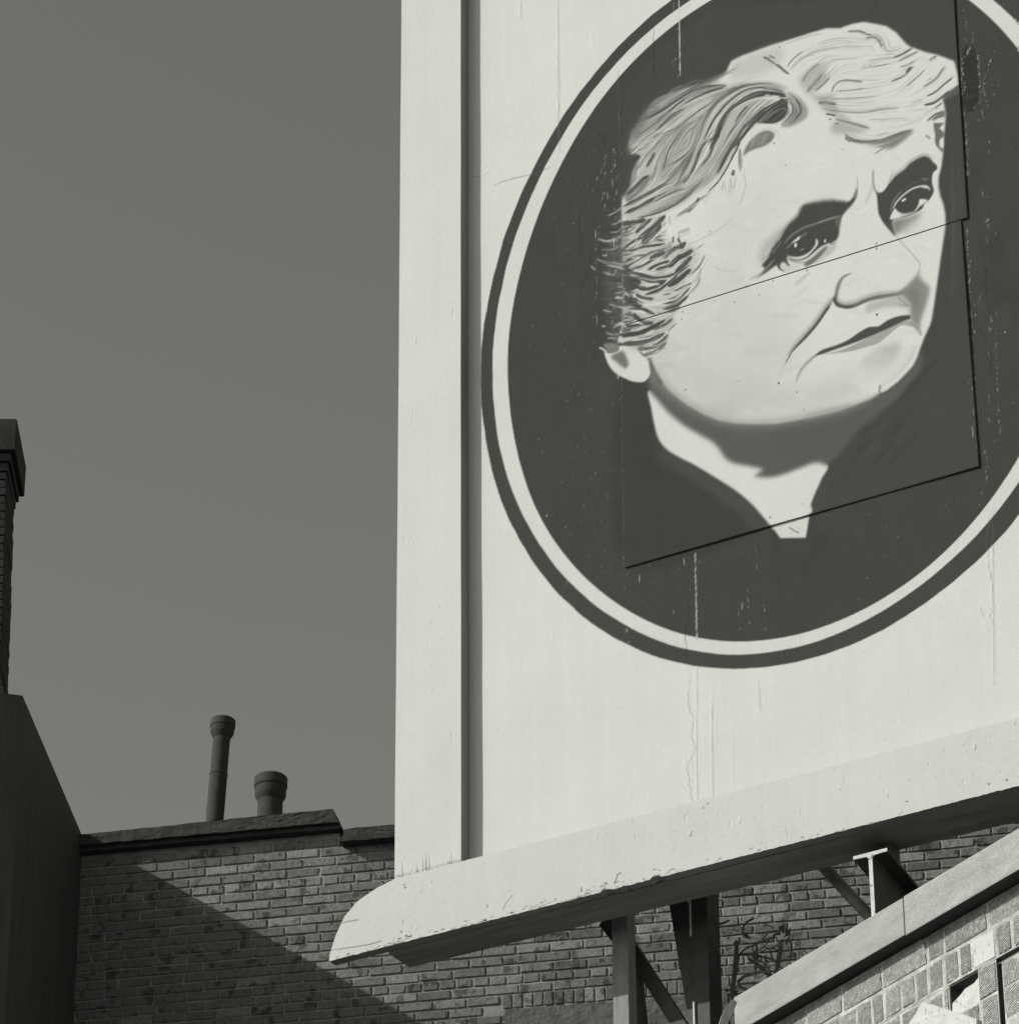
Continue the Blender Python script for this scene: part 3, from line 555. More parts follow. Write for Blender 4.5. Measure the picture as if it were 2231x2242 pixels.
for p, w in LD:
    for j in range(5):
        Q = [(x+rng.normal(0, w*.35), y+rng.normal(0, w*.25)) for x, y in p]
        stroke(4, Q, w*rng.uniform(.25, .6), rng.uniform(165, 205), rng.uniform(.35, .85), .8, (.4, .4), wob=.3)
for i in range(420):
    x = 412-abs(rng.normal(0, 85)); y = rng.uniform(60, 1480)
    stroke(4, [(x, y), (x+rng.uniform(5, 26), y+rng.normal(2, 4))], rng.uniform(3, 9), rng.uniform(130, 200), rng.uniform(.2, .7), .7)
for i in range(40):
    y = rng.uniform(40, 1420); stroke(4, [(rng.uniform(150, 330), y), (rng.uniform(340, 410), y+rng.normal(10, 30))], rng.uniform(10, 26), rng.choice([92, 108, 60]), rng.uniform(.2, .5), 2, (.4, .4))

# ---- eyes and brows
fill(5, [(330,760),(430,650),(560,560),(520,680),(430,800),(380,900),(300,960),(300,860)], 158, 9, .6)
fill(5, [(400,872),(430,795),(520,680),(590,560),(700,450),(745,350),(800,318),(900,300),(1020,283),(1120,285),(1220,294),(1278,258),(1308,195),(1322,145),(1330,190),(1314,262),(1270,330),(1205,400),(1165,460),(1145,560),(1138,640),(1115,690),(1090,738),(1050,742),(1030,730),(960,762),(900,805),(860,842),(790,892),(720,906),(640,892),(598,872),(590,900),(604,962),(560,930),(530,945),(512,1005),(490,962),(425,1002),(372,1042),(330,1062),(300,1080),(360,1000),(330,965),(380,900)], 80, 1.6)
for w, al in ((60, .22), (30, .3)): stroke(5, [(430,780),(590,545),(700,430),(760,335),(900,292),(1030,275),(1220,288)], w, 120, al, 4, (.2, .2))
for i in range(60):
    f = rng.uniform(0, 1); x, y = 430+f*760, np.interp(430+f*760, [430, 590, 700, 760, 900, 1030, 1220], [780, 545, 430, 335, 292, 275, 288]); stroke(5, [(x, y+22), (x+rng.uniform(8, 24), y-rng.uniform(0, 14))], rng.uniform(4, 9), 88, .6)
stroke(5, [(1330,30),(1332,110),(1326,190),(1300,260)], 12, 150, .8)
stroke(5, [(190,1115),(300,1060),(400,970),(460,900)], 26, 150, .6, 2); stroke(5, [(270,1105),(350,1045),(440,950)], 12, 110, .8); stroke(5, [(310,925),(400,850),(470,780)], 14, 135, .6)
stroke(5, [(440,850),(500,760),(540,700)], 14, 130, .7)
stroke(5, [(555,745),(640,650),(760,572),(880,530),(1000,490),(1165,435)], 30, 118, .9); stroke(5, [(900,520),(1010,480),(1150,440)], 20, 138, .6)
fill(5, [(1095,480),(1160,440),(1140,560),(1120,560)], 112, 2, .7)
fill(5, [(583,855),(640,886),(720,901),(800,872),(870,805),(918,740),(915,700),(896,684),(890,742),(850,802),(790,846),(720,872),(640,870)], 206, .6)
fill(5, [(638,732),(680,690),(735,650),(722,690),(660,726)], 210, .6); stroke(5, [(735,665),(800,622)], 36, 112, .9); stroke(5, [(585,785),(640,738)], 14, 150, .8)
stroke(5, [(683,742),(684,760)], 30, 208, 1, .8, (0, 0)); stroke(5, [(733,808),(748,795),(772,792)], 9, 190, .9); stroke(5, [(993,698),(993,712)], 20, 205, 1, .8, (0, 0)); stroke(5, [(1062,735),(1112,700)], 16, 195, .9)
fill(5, [(770,945),(860,880),(950,800),(1010,758),(1026,790),(960,862),(880,932),(800,975)], 110, 2.5, .95)
fill(5, [(1030,760),(1112,742),(1090,812),(970,900),(880,950),(960,860)], 182, 3, .9); stroke(5, [(610,905),(700,932),(790,930)], 16, 138, .8, 2); stroke(5, [(600,890),(700,915),(800,880),(900,800)], 9, 85, .8)
fill(5, [(530,950),(590,960),(690,950),(790,960),(700,1000),(590,1030),(540,1010)], 186, 5, .7)
stroke(5, [(512,890),(500,955),(520,1000),(570,1032)], 22, 80, .95, taper=(.1, .6)); stroke(5, [(580,890),(600,950),(625,968)], 16, 80, .95)
stroke(5, [(820,1050),(750,1110),(680,1170)], 34, 178, .8, 4); stroke(5, [(380,1182),(460,1190)], 20, 195, .7, 3)
# far eye
fill(6, [(545,515),(562,570),(610,580),(650,560),(700,490),(780,400),(860,342),(930,270),(1040,206),(1110,206),(1150,242),(1212,320),(1170,370),(1155,430),(1160,500),(1175,560),(1150,622),(1116,668),(1080,692),(1050,752),(1000,782),(900,828),(800,852),(740,880),(750,960),(766,1034),(720,990),(660,920),(615,850),(590,780),(583,700),(575,620)], 80, 1.4)
for w, al in ((50, .2), (26, .3)): stroke(6, [(690,480),(780,385),(860,328),(930,256),(1040,194),(1110,194),(1160,236)], w, 120, al, 3.5, (.2, .2))
for i in range(40):
    f = rng.uniform(0, 1); x = 700+f*500; y = np.interp(x, [700, 780, 860, 930, 1040, 1110, 1200], [490, 400, 342, 270, 206, 206, 300]); stroke(6, [(x, y+20), (x+rng.uniform(5, 20), y-rng.uniform(0, 14))], rng.uniform(4, 9), 88, .6)
stroke(6, [(536,340),(535,440),(550,540),(600,600)], 18, 125, .8, 2); stroke(6, [(530,500),(500,590),(460,690)], 30, 180, .7, 4); stroke(6, [(745,360),(700,470)], 14, 165, .7, 2)
fill(6, [(735,880),(900,842),(1045,800),(960,885),(850,975),(768,1024),(740,960)], 122, 5, .85); fill(6, [(850,900),(1040,815),(960,960),(800,1010)], 178, 7, .6)
fill(6, [(715,862),(762,750),(800,782),(870,802),(960,782),(1010,712),(1030,650),(1112,662),(1075,692),(1030,732),(960,792),(850,832)], 210, .6)
stroke(6, [(820,812),(900,800),(960,785)], 18, 150, .7); stroke(6, [(1040,720),(1000,775)], 22, 88, .9)
stroke(6, [(745,760),(780,685),(860,602),(960,535),(1060,512),(1110,524),(1138,562)], 24, 186, .95); stroke(6, [(1050,520),(1115,530)], 22, 206, .8)
stroke(6, [(715,790),(755,662),(840,560)], 20, 124, .8); stroke(6, [(860,545),(960,480),(1040,460)], 14, 100, .8); stroke(6, [(1045,440),(1115,440)], 30, 110, .9)
stroke(6, [(848,664),(870,652)], 26, 208, 1, .8, (0, 0))
fill(6, [(1270,20),(1240,60),(1260,120),(1280,80)], 212, 1, .8)
# ---- nose
stroke(6, [(765,1032),(830,1100),(920,1200),(1000,1290),(1025,1335),(1022,1400)], 8, 148, .95)
for w, al in ((90, .12), (60, .18), (34, .3)): stroke(6, [(1022,1400),(990,1480),(920,1560),(830,1645),(700,1672)], w, 128, al, 5, (.35, .1))
for w, al, o in ((95, .12, -26), (70, .22, -16), (46, .75, 0)):
    stroke(5, [(1085,1300+o*.3),(1120,1372+o*.6),(1200,1402+o),(1300,1388+o),(1400,1345+o),(1500,1312+o),(1640,1288+o),(1760,1270+o),(1850,1220+o)], w, 92, al, 3 if o else 1.5, (.1, .3))
for w, al, o in ((90, .12, -22), (60, .25, -12), (38, .9, 0)):
    stroke(5, [(1108+o*.4,1300+o),(1060+o,1370+o*.6),(1000+o,1445+o*.5),(900+o,1590+o*.5),(780+o,1730+o*.5),(680+o,1835+o*.5),(615+o,1920+o*.5)], w, 86, al, 3 if o else 1.3, (.12, .35))
stroke(7, [(150,850),(110,915),(88,965)], 16, 90, .9, taper=(.1, .8)); stroke(7, [(95,940),(60,1010),(20,1100)], 24, 190, .6, 4)
for w, al in ((60, .25), (30, .7)): stroke(5, [(1262,1050),(1180,1092),(1135,1170),(1115,1250),(1105,1310)], w, 100, al, 2.5, (.55, 0))
fill(5, [(1072,1338),(1110,1400),(1200,1425),(1120,1500),(1040,1440)], 211, 1, .9)
stroke(5, [(1085,1315),(1120,1378),(1200,1404),(1290,1394)], 26, 88, .95)
# ---- cheek shade right of nose, lips, chin
fill(7, [(1290,205),(1400,110),(1485,10),(1530,60),(1610,140),(1600,240),(1560,370),(1520,490),(1502,600),(1450,532),(1412,482),(1412,340),(1335,250)], 138, 4.5, .95)
fill(7, [(1380,180),(1470,100),(1500,250),(1480,420),(1430,430),(1420,330)], 112, 10, .55)
fill(7, [(960,310),(1120,255),(1280,225),(1345,262),(1410,332),(1400,352),(1290,352),(1150,350),(1040,380),(960,420),(940,370)], 178, 4, .9)
stroke(7, [(1270,235),(1400,340)], 16, 135, .7, 2); stroke(7, [(1290,320),(1400,340)], 24, 150, .6, 2)
fill(7, [(480,852),(700,792),(900,702),(1100,602),(1300,512),(1400,490),(1470,556),(1390,545),(1312,540),(1200,622),(1080,722),(960,762),(780,812),(600,835)], 160, 1.4, .95)
stroke(7, [(1400,500),(1460,550),(1505,600),(1525,650)], 26, 148, .8, 2)
fill(7, [(408,860),(480,800),(640,745),(760,690),(860,620),(960,562),(1020,552),(1082,545),(1180,480),(1300,440),(1400,432),(1410,452),(1405,472),(1350,490),(1200,560),(1000,650),(800,730),(600,800),(480,842)], 84, .8)
stroke(7, [(420,850),(330,930),(255,1020),(210,1130)], 26, 125, .75, 3, (.05, .7)); stroke(7, [(380,880),(290,970),(230,1080)], 50, 165, .3, 6)
fill(7, [(850,985),(960,850),(1100,765),(1280,740),(1260,880),(1110,965),(960,950)], 190, 7, .8); fill(7, [(1130,770),(1280,750),(1270,830),(1150,840)], 178, 7, .6)
stroke(7, [(1090,1165),(1082,1240)], 20, 120, .8, 2); stroke(7, [(1105,1240),(1180,1205)], 20, 205, .8); stroke(7, [(1050,1290),(1090,1240)], 26, 150, .6, 3)
stroke(2, [(620,1910),(700,1800)], 2, 200, .3)
# bun of faint pencil curls on the cheek / temple
for p in ([(1440,520),(1450,640),(1500,720)],[(1700,440),(1690,560),(1720,620)],[(1760,440),(1740,560),(1760,660)],[(1560,150),(1480,250),(1300,350)]): stroke(4, p, 10, 192, .6, 2)
# ---- collar tip on the old board below the panel
fill(8, [(1255,1395),(1512,1315),(1500,1400),(1488,1466),(1310,1469)], 206, .7, smooth=False)
stroke(8, [(1368,1392),(1400,1412),(1444,1436)], 7, 80, .9)

# ---- wear: specks, drips, cracks, lost paint
def speck(x, y, r, tone, al=.9): stroke_c(to_c([(x, y), (x+.3, y+r*.7)]), r*2*PXM/RES, tone, al, .6, (0, 0))
for i in range(620):
    th, rr = rng.uniform(-math.pi, math.pi), 2.0*math.sqrt(rng.uniform(0, 1))
    if rng.uniform() < .5: x, y = rng.normal(1300, 70), rng.uniform(250, 1300)
    else: x, y = rng.uniform(1130, 2220), rng.uniform(0, 1400)
    if 1366 < x < 2140 and y < 1240-(x-1366)*.285: continue
    u_, v_ = board_uv(x, y)
    if ((u_-OU)/2.0)**2+((v_-OV)/2.42)**2 < 1: speck(x, y, rng.choice([.5, .6, .8, 1.4], p=[.5, .3, .15, .05]), rng.uniform(120, 200), rng.uniform(.3, .9))
for x in (2080, 1470, 1310): pass
def drip(x, y0, y1, n, w, tone=200, al=.85):
    for i in range(int(n*.28)):
        y = rng.uniform(y0, y1); l = rng.exponential(5)+.5
        dx = -.0006*(y-700)*(x-985)/400
        xx = x+rng.normal(0, w); stroke_c(to_c([(xx, y), (xx+rng.normal(0, .8)+l*.03, y+l)]), rng.uniform(.8, 2.2), tone+rng.normal(0, 15), al*rng.uniform(.4, 1), .6, (.3, .3))
for y in range(0, 162, 4): stroke_c(to_c([(1487+y*.016+rng.normal(0, .3), y), (1487+y*.016+rng.normal(0, .4), y+5)]), rng.uniform(1.2, 3), 198, .9, .6, (0, 0))
for y in range(1212, 1412, 4): stroke_c(to_c([(1522+(y-1212)*.02+rng.normal(0, .5), y), (1522+(y-1212)*.02+rng.normal(0, .6), y+5)]), rng.uniform(1.2, 3.4), rng.uniform(170, 205), rng.uniform(.4, 1), .6, (0, 0))
for a in [(1480,0,170,30,8),(1330,320,480,60,24),(1345,300,700,60,10),(1290,300,420,30,30),(1302,500,760,36,3),(1620,1300,1380,24,10),(1640,1195,1240,12,10),(1490,1200,1400,50,40),(1380,1240,1420,30,18),
          (2110,90,250,46,7),(2140,110,240,40,4),(2116,260,380,60,4),(2122,490,620,40,3),(2130,640,980,90,3),(2165,660,900,40,10),(2150,200,330,30,14),(2160,420,520,30,5),(2180,60,230,26,5),(2150,960,1120,24,8),(2175,900,1000,20,9),(1250,950,1300,50,60)]: drip(*a)
# chipped wood patch beside the panel
fill(0, [(2110,105),(2128,100),(2140,130),(2145,200),(2140,235),(2122,245),(2108,225),(2106,150)], 60, .8, .95)
for i in range(30):
    y = rng.uniform(112, 235); stroke_c(to_c([(2110, y+4), (2140, y-3)]), 1.0, rng.choice([48, 84, 90]), .6, .5)
def dotted(pts, step=3.0, pr=.6, w=(0.8, 3.0), tone=(150, 205), jit=1.0):
    """a broken line of flaked specks"""
    q = catmull(np.array(pts, float), False, 12); L_ = np.concatenate([[0], np.cumsum(np.hypot(*np.diff(q, axis=0).T))]); s_ = 0.0
    while s_ < L_[-1]:
        x, y = np.interp(s_, L_, q[:, 0])+rng.normal(0, jit), np.interp(s_, L_, q[:, 1])
        if rng.uniform() < pr: stroke_c(to_c([(x, y), (x+rng.normal(0, .8), y+abs(rng.normal(0, 3)))]), rng.uniform(*w), rng.uniform(*tone), rng.uniform(.4, 1), .6, (.2, .2))
        s_ += step*rng.uniform(.4, 2.2)
for q_ in ([(2141,118),(2144,160),(2146,205),(2141,225),(2130,240)],[(2108,126),(2106,165),(2108,205)],[(2126,102),(2118,112),(2112,128)],[(2110,170),(2113,185),(2111,200)]): dotted(q_, 2.2, .7, (1, 3.4), (130, 205), 1.2)
for q_ in ([(2110,20),(2118,60),(2113,90)],[(2113,245),(2118,320),(2122,400)],[(2117,500),(2126,700),(2135,880),(2142,1000)],[(2149,410),(2156,450),(2160,482),(2172,500),(2181,512)],[(2168,690),(2178,720),(2182,800),(2184,880),(2190,955)],
           [(2182,85),(2176,115),(2164,140),(2160,160),(2156,185)],[(2152,190),(2158,215),(2164,235)],[(2132,70),(2130,95)],[(1322,345),(1325,375),(1318,400),(1320,440)],[(1346,325),(1344,360),(1352,388)],[(1290,340),(1302,352)],[(1308,500),(1306,560),(1307,640)],
           [(1652,1195),(1655,1215)],[(1636,1290),(1640,1350),(1644,1380)],[(1672,1320),(1674,1375)],[(2160,1000),(2158,1060)],[(2150,640),(2140,660),(2124,672)]): dotted(q_, 3.4, .55, (.7, 2.4), (130, 200), 1.0)
def crack(pts, w=1.1, tone=70, al=.7, depth=.0015, jit=1.2):
    P = []
    for (x0, y0), (x1, y1) in zip(pts[:-1], pts[1:]):
        n = max(2, int(math.hypot(x1-x0, y1-y0)/9))
        for i in range(n): P.append((x0+(x1-x0)*i/n+rng.normal(0, jit), y0+(y1-y0)*i/n+rng.normal(0, jit)))
    P.append(pts[-1]); C_ = to_c(P)
    stroke_c(C_, w, tone, al, .6, (.1, .1)); stroke_c(C_, w*2.2, depth, 1, 1.2, (.1, .1), dest=relief)
for p in [[(1510,1490),(1507,1540),(1518,1575),(1512,1610),(1525,1640),(1505,1680),(1512,1740),(1522,1770)],[(1220,100),(1221,180),(1222,300)],[(1080,405),(1130,388),(1170,380)],[(1032,384),(1045,386),(1070,376)],
          [(2168,1120),(2160,1200),(2175,1300),(2168,1380)],[(1660,1490),(1665,1560)],[(2150,1330),(2152,1350)]]:
    crack(p, 1.1, 120, .75)
for p in [[(1430,60),(1432,110),(1434,180)],[(1330,330),(1320,300),(1350,290),(1362,285)],[(1272,560),(1268,470),(1300,450)],[(1270,640),(1290,590),(1295,545)],[(1920,0),(1905,28)],[(2180,85),(2172,115),(2160,150),(2164,165),(2155,180)],
          [(2150,520),(2152,545),(2158,600),(2163,660),(2172,700)],[(2145,720),(2170,760),(2172,820)],[(1505,1300),(1510,1340),(1500,1380),(1504,1450)]]:
    crack(p, 1.2, 48, .7, -.0012)
for x, y0, y1 in ((1221, 0, 330), (1139, 0, 40), (2172, 1100, 1500), (1524, 1450, 1800), (1558, 1500, 1780)):
    stroke_c(to_c([(x+(y-y0)*.008+rng.normal(0, .5), y) for y in np.linspace(y0, y1, 9)]), 3.2, .0028, 1, 1.6, (.2, .2), dest=relief)
    stroke_c(to_c([(x+1.4+(y-y0)*.008+rng.normal(0, .5), y) for y in np.linspace(y0, y1, 9)]), 1.2, 150, .5, .6, (.2, .2))
crack([(1080, 405), (1120, 391), (1160, 382), (1215, 362)], 1.2, 110, .8, -.0018, .6)
for i in range(9):                                     # raised vertical ridges in the white paint
    x = rng.uniform(1480, 1620); y = rng.uniform(1480, 1640); stroke_c(to_c([(x, y), (x+1, y+rng.uniform(40, 130))]), 3, rng.uniform(.0008, .0018), 1, 1.5, (.3, .3), dest=relief)
for i in range(320):                                   # dents and brush ridges
    x, y = rng.uniform(1040, 2231), rng.uniform(0, 1850); stroke_c(to_c([(x, y), (x+rng.normal(0, 1), y+rng.uniform(3, 30))]), rng.uniform(2, 4), rng.normal(0, .0012), 1, 1.5, (.4, .4), dest=relief)
for i in range(45):
    x, y = rng.uniform(1040, 2231), rng.uniform(0, 1800); speck(x, y, rng.uniform(.6, 1.2), 120, .5)
for x, y, r in [(1634,626,1.5),(1693,614,1.1),(1767,591,1.5),(1919,532,1.4),(1919,543,1.6),(1662,645,1.2),(1920,688,2.2),(1705,838,2.0),(1745,858,1.3),(1501,853,1.5),(1760,897,1.0),(1617,834,.8),(1720,360,1.2),(1695,313,1.4),(1707,102,1.2),(1686,1132,1.6),(1555,506,1.0),(1905,142,.9),(1494,682,1.3),(1493,698,1.2),(1565,658,1.0),(1609,661,1.2),(1757,1103,.8)]:
    speck(x, y, r, 62, .95)
tone_rows = np.clip(212-(212-canvas)*1.06, 36, 226)
LIN = lambda v: np.where(v/255 <= .04045, v/255/12.92, ((v/255+.055)/1.055)**2.4)
albedo = (0.635*LIN(tone_rows)/LIN(np.float32(212))).astype(np.float32)
def sample(A, u, v):
    x = np.clip((u-CU0)/RES-.5, 0, NW-1.001); y = np.clip((v-CV0)/RES-.5, 0, NH-1.001)
    i, j = x.astype(int), y.astype(int); fx, fy = x-i, y-j
    return (A[j, i]*(1-fx)*(1-fy)+A[j, i+1]*fx*(1-fy)+A[j+1, i]*(1-fx)*fy+A[j+1, i+1]*fx*fy).astype(np.float32)

# ================================================================ ground
g = 1500.0
ground = link('ground', mesh('ground', [(-g, -g, 0), (g, -g, 0), (g, g, 0), (-g, g, 0)], [(0, 1, 2, 3)]), M['ground']); ground['kind'] = 'structure'

# ================================================================ brick building: wall, bricks, copings, roof
bld = empty('brick_building', WALL)
tag(bld, 'dark red brick building with sooty stone coping behind the billboard', 'building')
H0 = -WALL.o[2]                                        # local z of the ground
wall = box('wall', bld, M['mortar'], -0.30, 8.2, 0.0, 0.40, -2.23, -0.265)
box('raised_wall', bld, M['mortar'], -0.30, 1.80, 0.0005, 0.40, -0.265, -0.14)
box('lower_wall', bld, M['brick_far'], -0.30, 8.2, -0.004, 0.40, H0, -2.23)
box('roof', bld, M['roofing'], -0.30, 8.2, 0.40, 9.0, -0.60, -0.40)
box('rear_wall', bld, M['brick_far'], -0.30, 8.2, 8.9, 9.2, H0, -0.60)
box('end_wall', bld, M['brick_far'], 8.0, 8.25, 0.40, 8.9, H0, -0.60)
CH, BL = 0.0702, 0.2255                                # course height, stretcher length with joint
def brick_mesh(L, Hh, k, D=.09):
    r = random.Random(100+k); bm = box_bm(-L/2, L/2, -.0078, D, -Hh/2, Hh/2, bev=.0060)
    for v in bm.verts:
        if v.co.y < .03: v.co += Vector((r.uniform(-.0022, .0022), r.uniform(-.0022, .0012), r.uniform(-.0018, .0018)))
    if k % 7 == 0:                                     # a chipped corner
        sx, sz = r.choice((-1, 1)), r.choice((-1, 1))
        for v in bm.verts:
            if v.co.x*sx > L/2-.012 and v.co.z*sz > Hh/2-.012 and v.co.y < .01: v.co += Vector((-sx*r.uniform(.002, .006), .004, -sz*r.uniform(.002, .005)))
    me = bm_mesh('brick', bm); me.materials.append(M['brick']); return me
ST = [brick_mesh(BL-.0085, CH-.0085, k) for k in range(14)]
HD = [brick_mesh(BL/2-.009, CH-.0085, 20+k) for k in range(8)]
RL = [brick_mesh(.062, .098, 40+k) for k in range(6)]
LINT = (2.93, 4.40, -1.569)                            # lintel left, right, top
places = []
TOP = -0.333+4*CH
for row in range(0, 30):
    zt = TOP-row*CH; zc = zt-CH/2
    if zc < -2.2: break
    head = (row-6) % 6 == 0
    L = BL/2 if head else BL
    x = -0.25+((row*0.5) % 1)*BL+(0.03 if head else 0)+rnd.uniform(-.012, .012)
    while x < 7.0:
        c = x+L/2
        if zt > (-.14 if c < 1.79 else -.255): x += L; continue
        rowl = LINT[2]-.002 < zc < LINT[2]+.113
        if not (rowl and LINT[0]-.05 < c < LINT[1]+.05) and not (zc < LINT[2] and LINT[0]+L/2 < c < LINT[1]-L/2): places.append((c, zc, head))
        x += L
for i in range(22):
    places.append((LINT[0]-.02+.037+i*.0685, LINT[2]+.062, 'rowlock'))
def shown(c, z):
    px, py = proj(WALL.world(c, 0, z))
    if not (-10 < px < 2245 and 1800 < py < 2255): return 0
    if px > 860 and py < 2118-(px-868)*.2345-20: return 0
    if py > 2242-(px-1600)*.62 and px > 1600: return 0
    if px < 185: return 0
    return 2 if py < 1829+(px-181)*.5528 or px > 930 else 1
order = sorted(range(len(places)), key=lambda i: (-shown(places[i][0], places[i][1]), rnd.random()))
rest_v, rest_f = [], []
for n_, i in enumerate(order):
    c, z, kd = places[i]
    me = rnd.choice(RL if kd == 'rowlock' else HD if kd else ST)
    dx, dy, dz = rnd.uniform(-.002, .002), rnd.uniform(-.0025, .0015), rnd.uniform(-.0015, .0015)
    rot = rnd.uniform(-.008, .008)
    if n_ < 300:
        o = link('brick', me, None, wall, (c+dx, dy, z+dz)); o.rotation_euler = (0, rot, 0)
    else:
        b0 = len(rest_v); cr, sr = math.cos(rot), math.sin(rot)
        rest_v += [(c+dx+v.co.x*cr+v.co.z*sr, v.co.y+dy, z+dz-v.co.x*sr+v.co.z*cr) for v in me.vertices]
        rest_f += [tuple(b0+k for k in p.vertices) for p in me.polygons]
ro_ = link('more_bricks', mesh('more_bricks', rest_v, rest_f), M['brick'], wall); ro_['kind'] = 'stuff'
def rough_slab(name, parent, mt, pts, y0, y1, amp, cut=.05, seed=0):
    """slab from an (x, z) outline with a knocked-about surface"""
    bm = prism_bm(pts, y0, y1)
    bmesh.ops.recalc_face_normals(bm, faces=bm.faces)
    bmesh.ops.triangulate(bm, faces=[f for f in bm.faces if len(f.verts) > 4])
    es = [e for e in bm.edges if e.calc_length() > cut*1.6]
    for _ in range(6):
        es = [e for e in bm.edges if e.calc_length() > cut*1.6]
        if not es or len(bm.verts) > 6000: break
        bmesh.ops.subdivide_edges(bm, edges=es, cuts=1, use_grid_fill=False)
        bmesh.ops.triangulate(bm, faces=bm.faces[:])
    r = random.Random(seed)
    for v in bm.verts: v.co += Vector((r.uniform(-amp, amp), r.uniform(-amp, amp), r.uniform(-amp, amp)))
    return link(name, bm_mesh(name, bm), mt, parent)
OV_ = -0.10; CL = -.042
# raised coping on the left, lower coping going right
rough_slab('coping_stone', bld, M['stone_dark'], [(-.30, -.085+CL), (1.815, -.085+CL), (1.80, -.04+CL), (1.775, .018+CL), (.9, .006+CL), (-.30, -.004+CL)], OV_, .47, .0035, .06, 3)
rough_slab('coping_course', bld, M['stone_dark'], [(-.30, -.118+CL), (1.83, -.118+CL), (1.815, -.0855+CL), (-.30, -.0855+CL)], OV_+.03, .44, .003, .07, 4)
rough_slab('coping_stone', bld, M['stone_dark'], [(1.832, -.235+CL), (4.6, -.235+CL), (4.6, -.143+CL), (1.855, -.143+CL)], OV_, .47, .0035, .06, 5)
rough_slab('coping_stone', bld, M['stone_dark'], [(4.606, -.235+CL), (8.2, -.235+CL), (8.2, -.143+CL), (4.606, -.143+CL)], OV_, .47, .0035, .08, 6)
rough_slab('lintel', wall, M['lintel'], [(LINT[0], -2.0), (LINT[1], -2.0), (LINT[1], LINT[2]-.004), (LINT[0], LINT[2])], -.014, .10, .0018, .05, 7)

# ================================================================ dark side building on the left
side = empty('side_building', WALL)
tag(side, 'black sooty building wall in shade at the left edge, meeting the brick wall', 'building')
_l = math.radians(84.25)                               # its flank runs towards the camera from the corner
dW = np.array([-math.cos(_l), -math.sin(_l), 0])
du, dy_ = dW@WALL.h, -(dW@WALL.n)                      # local direction (x, y)
def sp(t, off): return (du*t+dy_*off*-1, dy_*t+du*off)  # along the flank t, off to its left
A0, A1 = sp(-0.5, 0), sp(2.05, 0)
poly = [sp(-0.2, 0), sp(2.05, 0), (A1[0]-4.8, A1[1]-2.4), (A1[0]-4.8, 3.0), (sp(-.2, 0)[0], 3.0)]
def flat_prism(name, parent, mt, poly, z0, z1):
    n = len(poly); v = [(x, y, z0) for x, y in poly]+[(x, y, z1) for x, y in poly]
    bm = bmesh.new(); vs = [bm.verts.new(p) for p in v]
    bm.faces.new(vs[:n]); bm.faces.new(vs[n:])
    for i in range(n): bm.faces.new((vs[i], vs[(i+1) % n], vs[(i+1) % n+n], vs[i+n]))
    return link(name, bm_mesh(name, bm), mt, parent)
def inset(poly, d):
    cx = sum(p[0] for p in poly)/len(poly); return [(p[0]-d if p[0] > cx else p[0]+d, p[1]+d if p[1] < 1 else p[1]-d) for p in poly]
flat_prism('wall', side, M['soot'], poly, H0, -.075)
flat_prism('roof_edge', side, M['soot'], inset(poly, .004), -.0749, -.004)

# ================================================================ far chimney at the left edge
def cast(x, y, depth): return EYE+ray(x, y)*depth
DC = 36.0; k_ = DC/9600
cb = cast(23, 1300, DC)
ch = empty('brick_chimney', loc=(cb[0]-.345, cb[1]+.30, 0)); tag(ch, 'tall soot-black brick chimney with corbelled cap at the left edge', 'chimney')
_cf = Frame(0, cb); zc = lambda y: cb[2]+_cf.uv(23, y)[1]
def ring(hw, z0, z1, seed):
    r = random.Random(seed); bm = box_bm(-hw, hw, -hw, hw, z0, z1, .006)
    for v in bm.verts: v.co += Vector((r.uniform(-.006, .006), r.uniform(-.006, .006), r.uniform(-.003, .003)))
    return bm_mesh('brick_course', bm)
def sec(name, y0, y1, hw0, hw1, stp):
    z = zc(y0); z1 = zc(y1); n = max(1, int(round((z1-z)/stp))); i = 0
    bm = bmesh.new(); r = random.Random(int(y0))
    for i in range(n):
        hw = hw0+(hw1-hw0)*(i/(max(n-1, 1)))+r.uniform(-.005, .004); a = z+(z1-z)*i/n; b = z+(z1-z)*(i+1)/n-.008
        sx = -.030*(a-zc(1490)); box_bm(-hw+sx, hw+sx, -hw, hw, a, b, .005, 1, bm); box_bm(-hw+.012+sx, hw-.012+sx, -hw+.012, hw-.012, b-.004, b+.012, 0, 1, bm)
    return link(name, bm_mesh(name, bm), M['soot_black'], ch)
hx = .30
sec('shoulder', 1522, 1474, hx+.036, hx, .075); sec('stack', 1474, 1033, hx, hx+.012, .075); sec('corbel', 1033, 996, hx+.02, hx+.05, .07)
sec('cap', 996, 928, hx+.085, hx+.058, .5)
box('base', ch, M['soot_black'], -hx-.04, hx+.04, -hx-.04, hx+.04, 0, zc(1522))

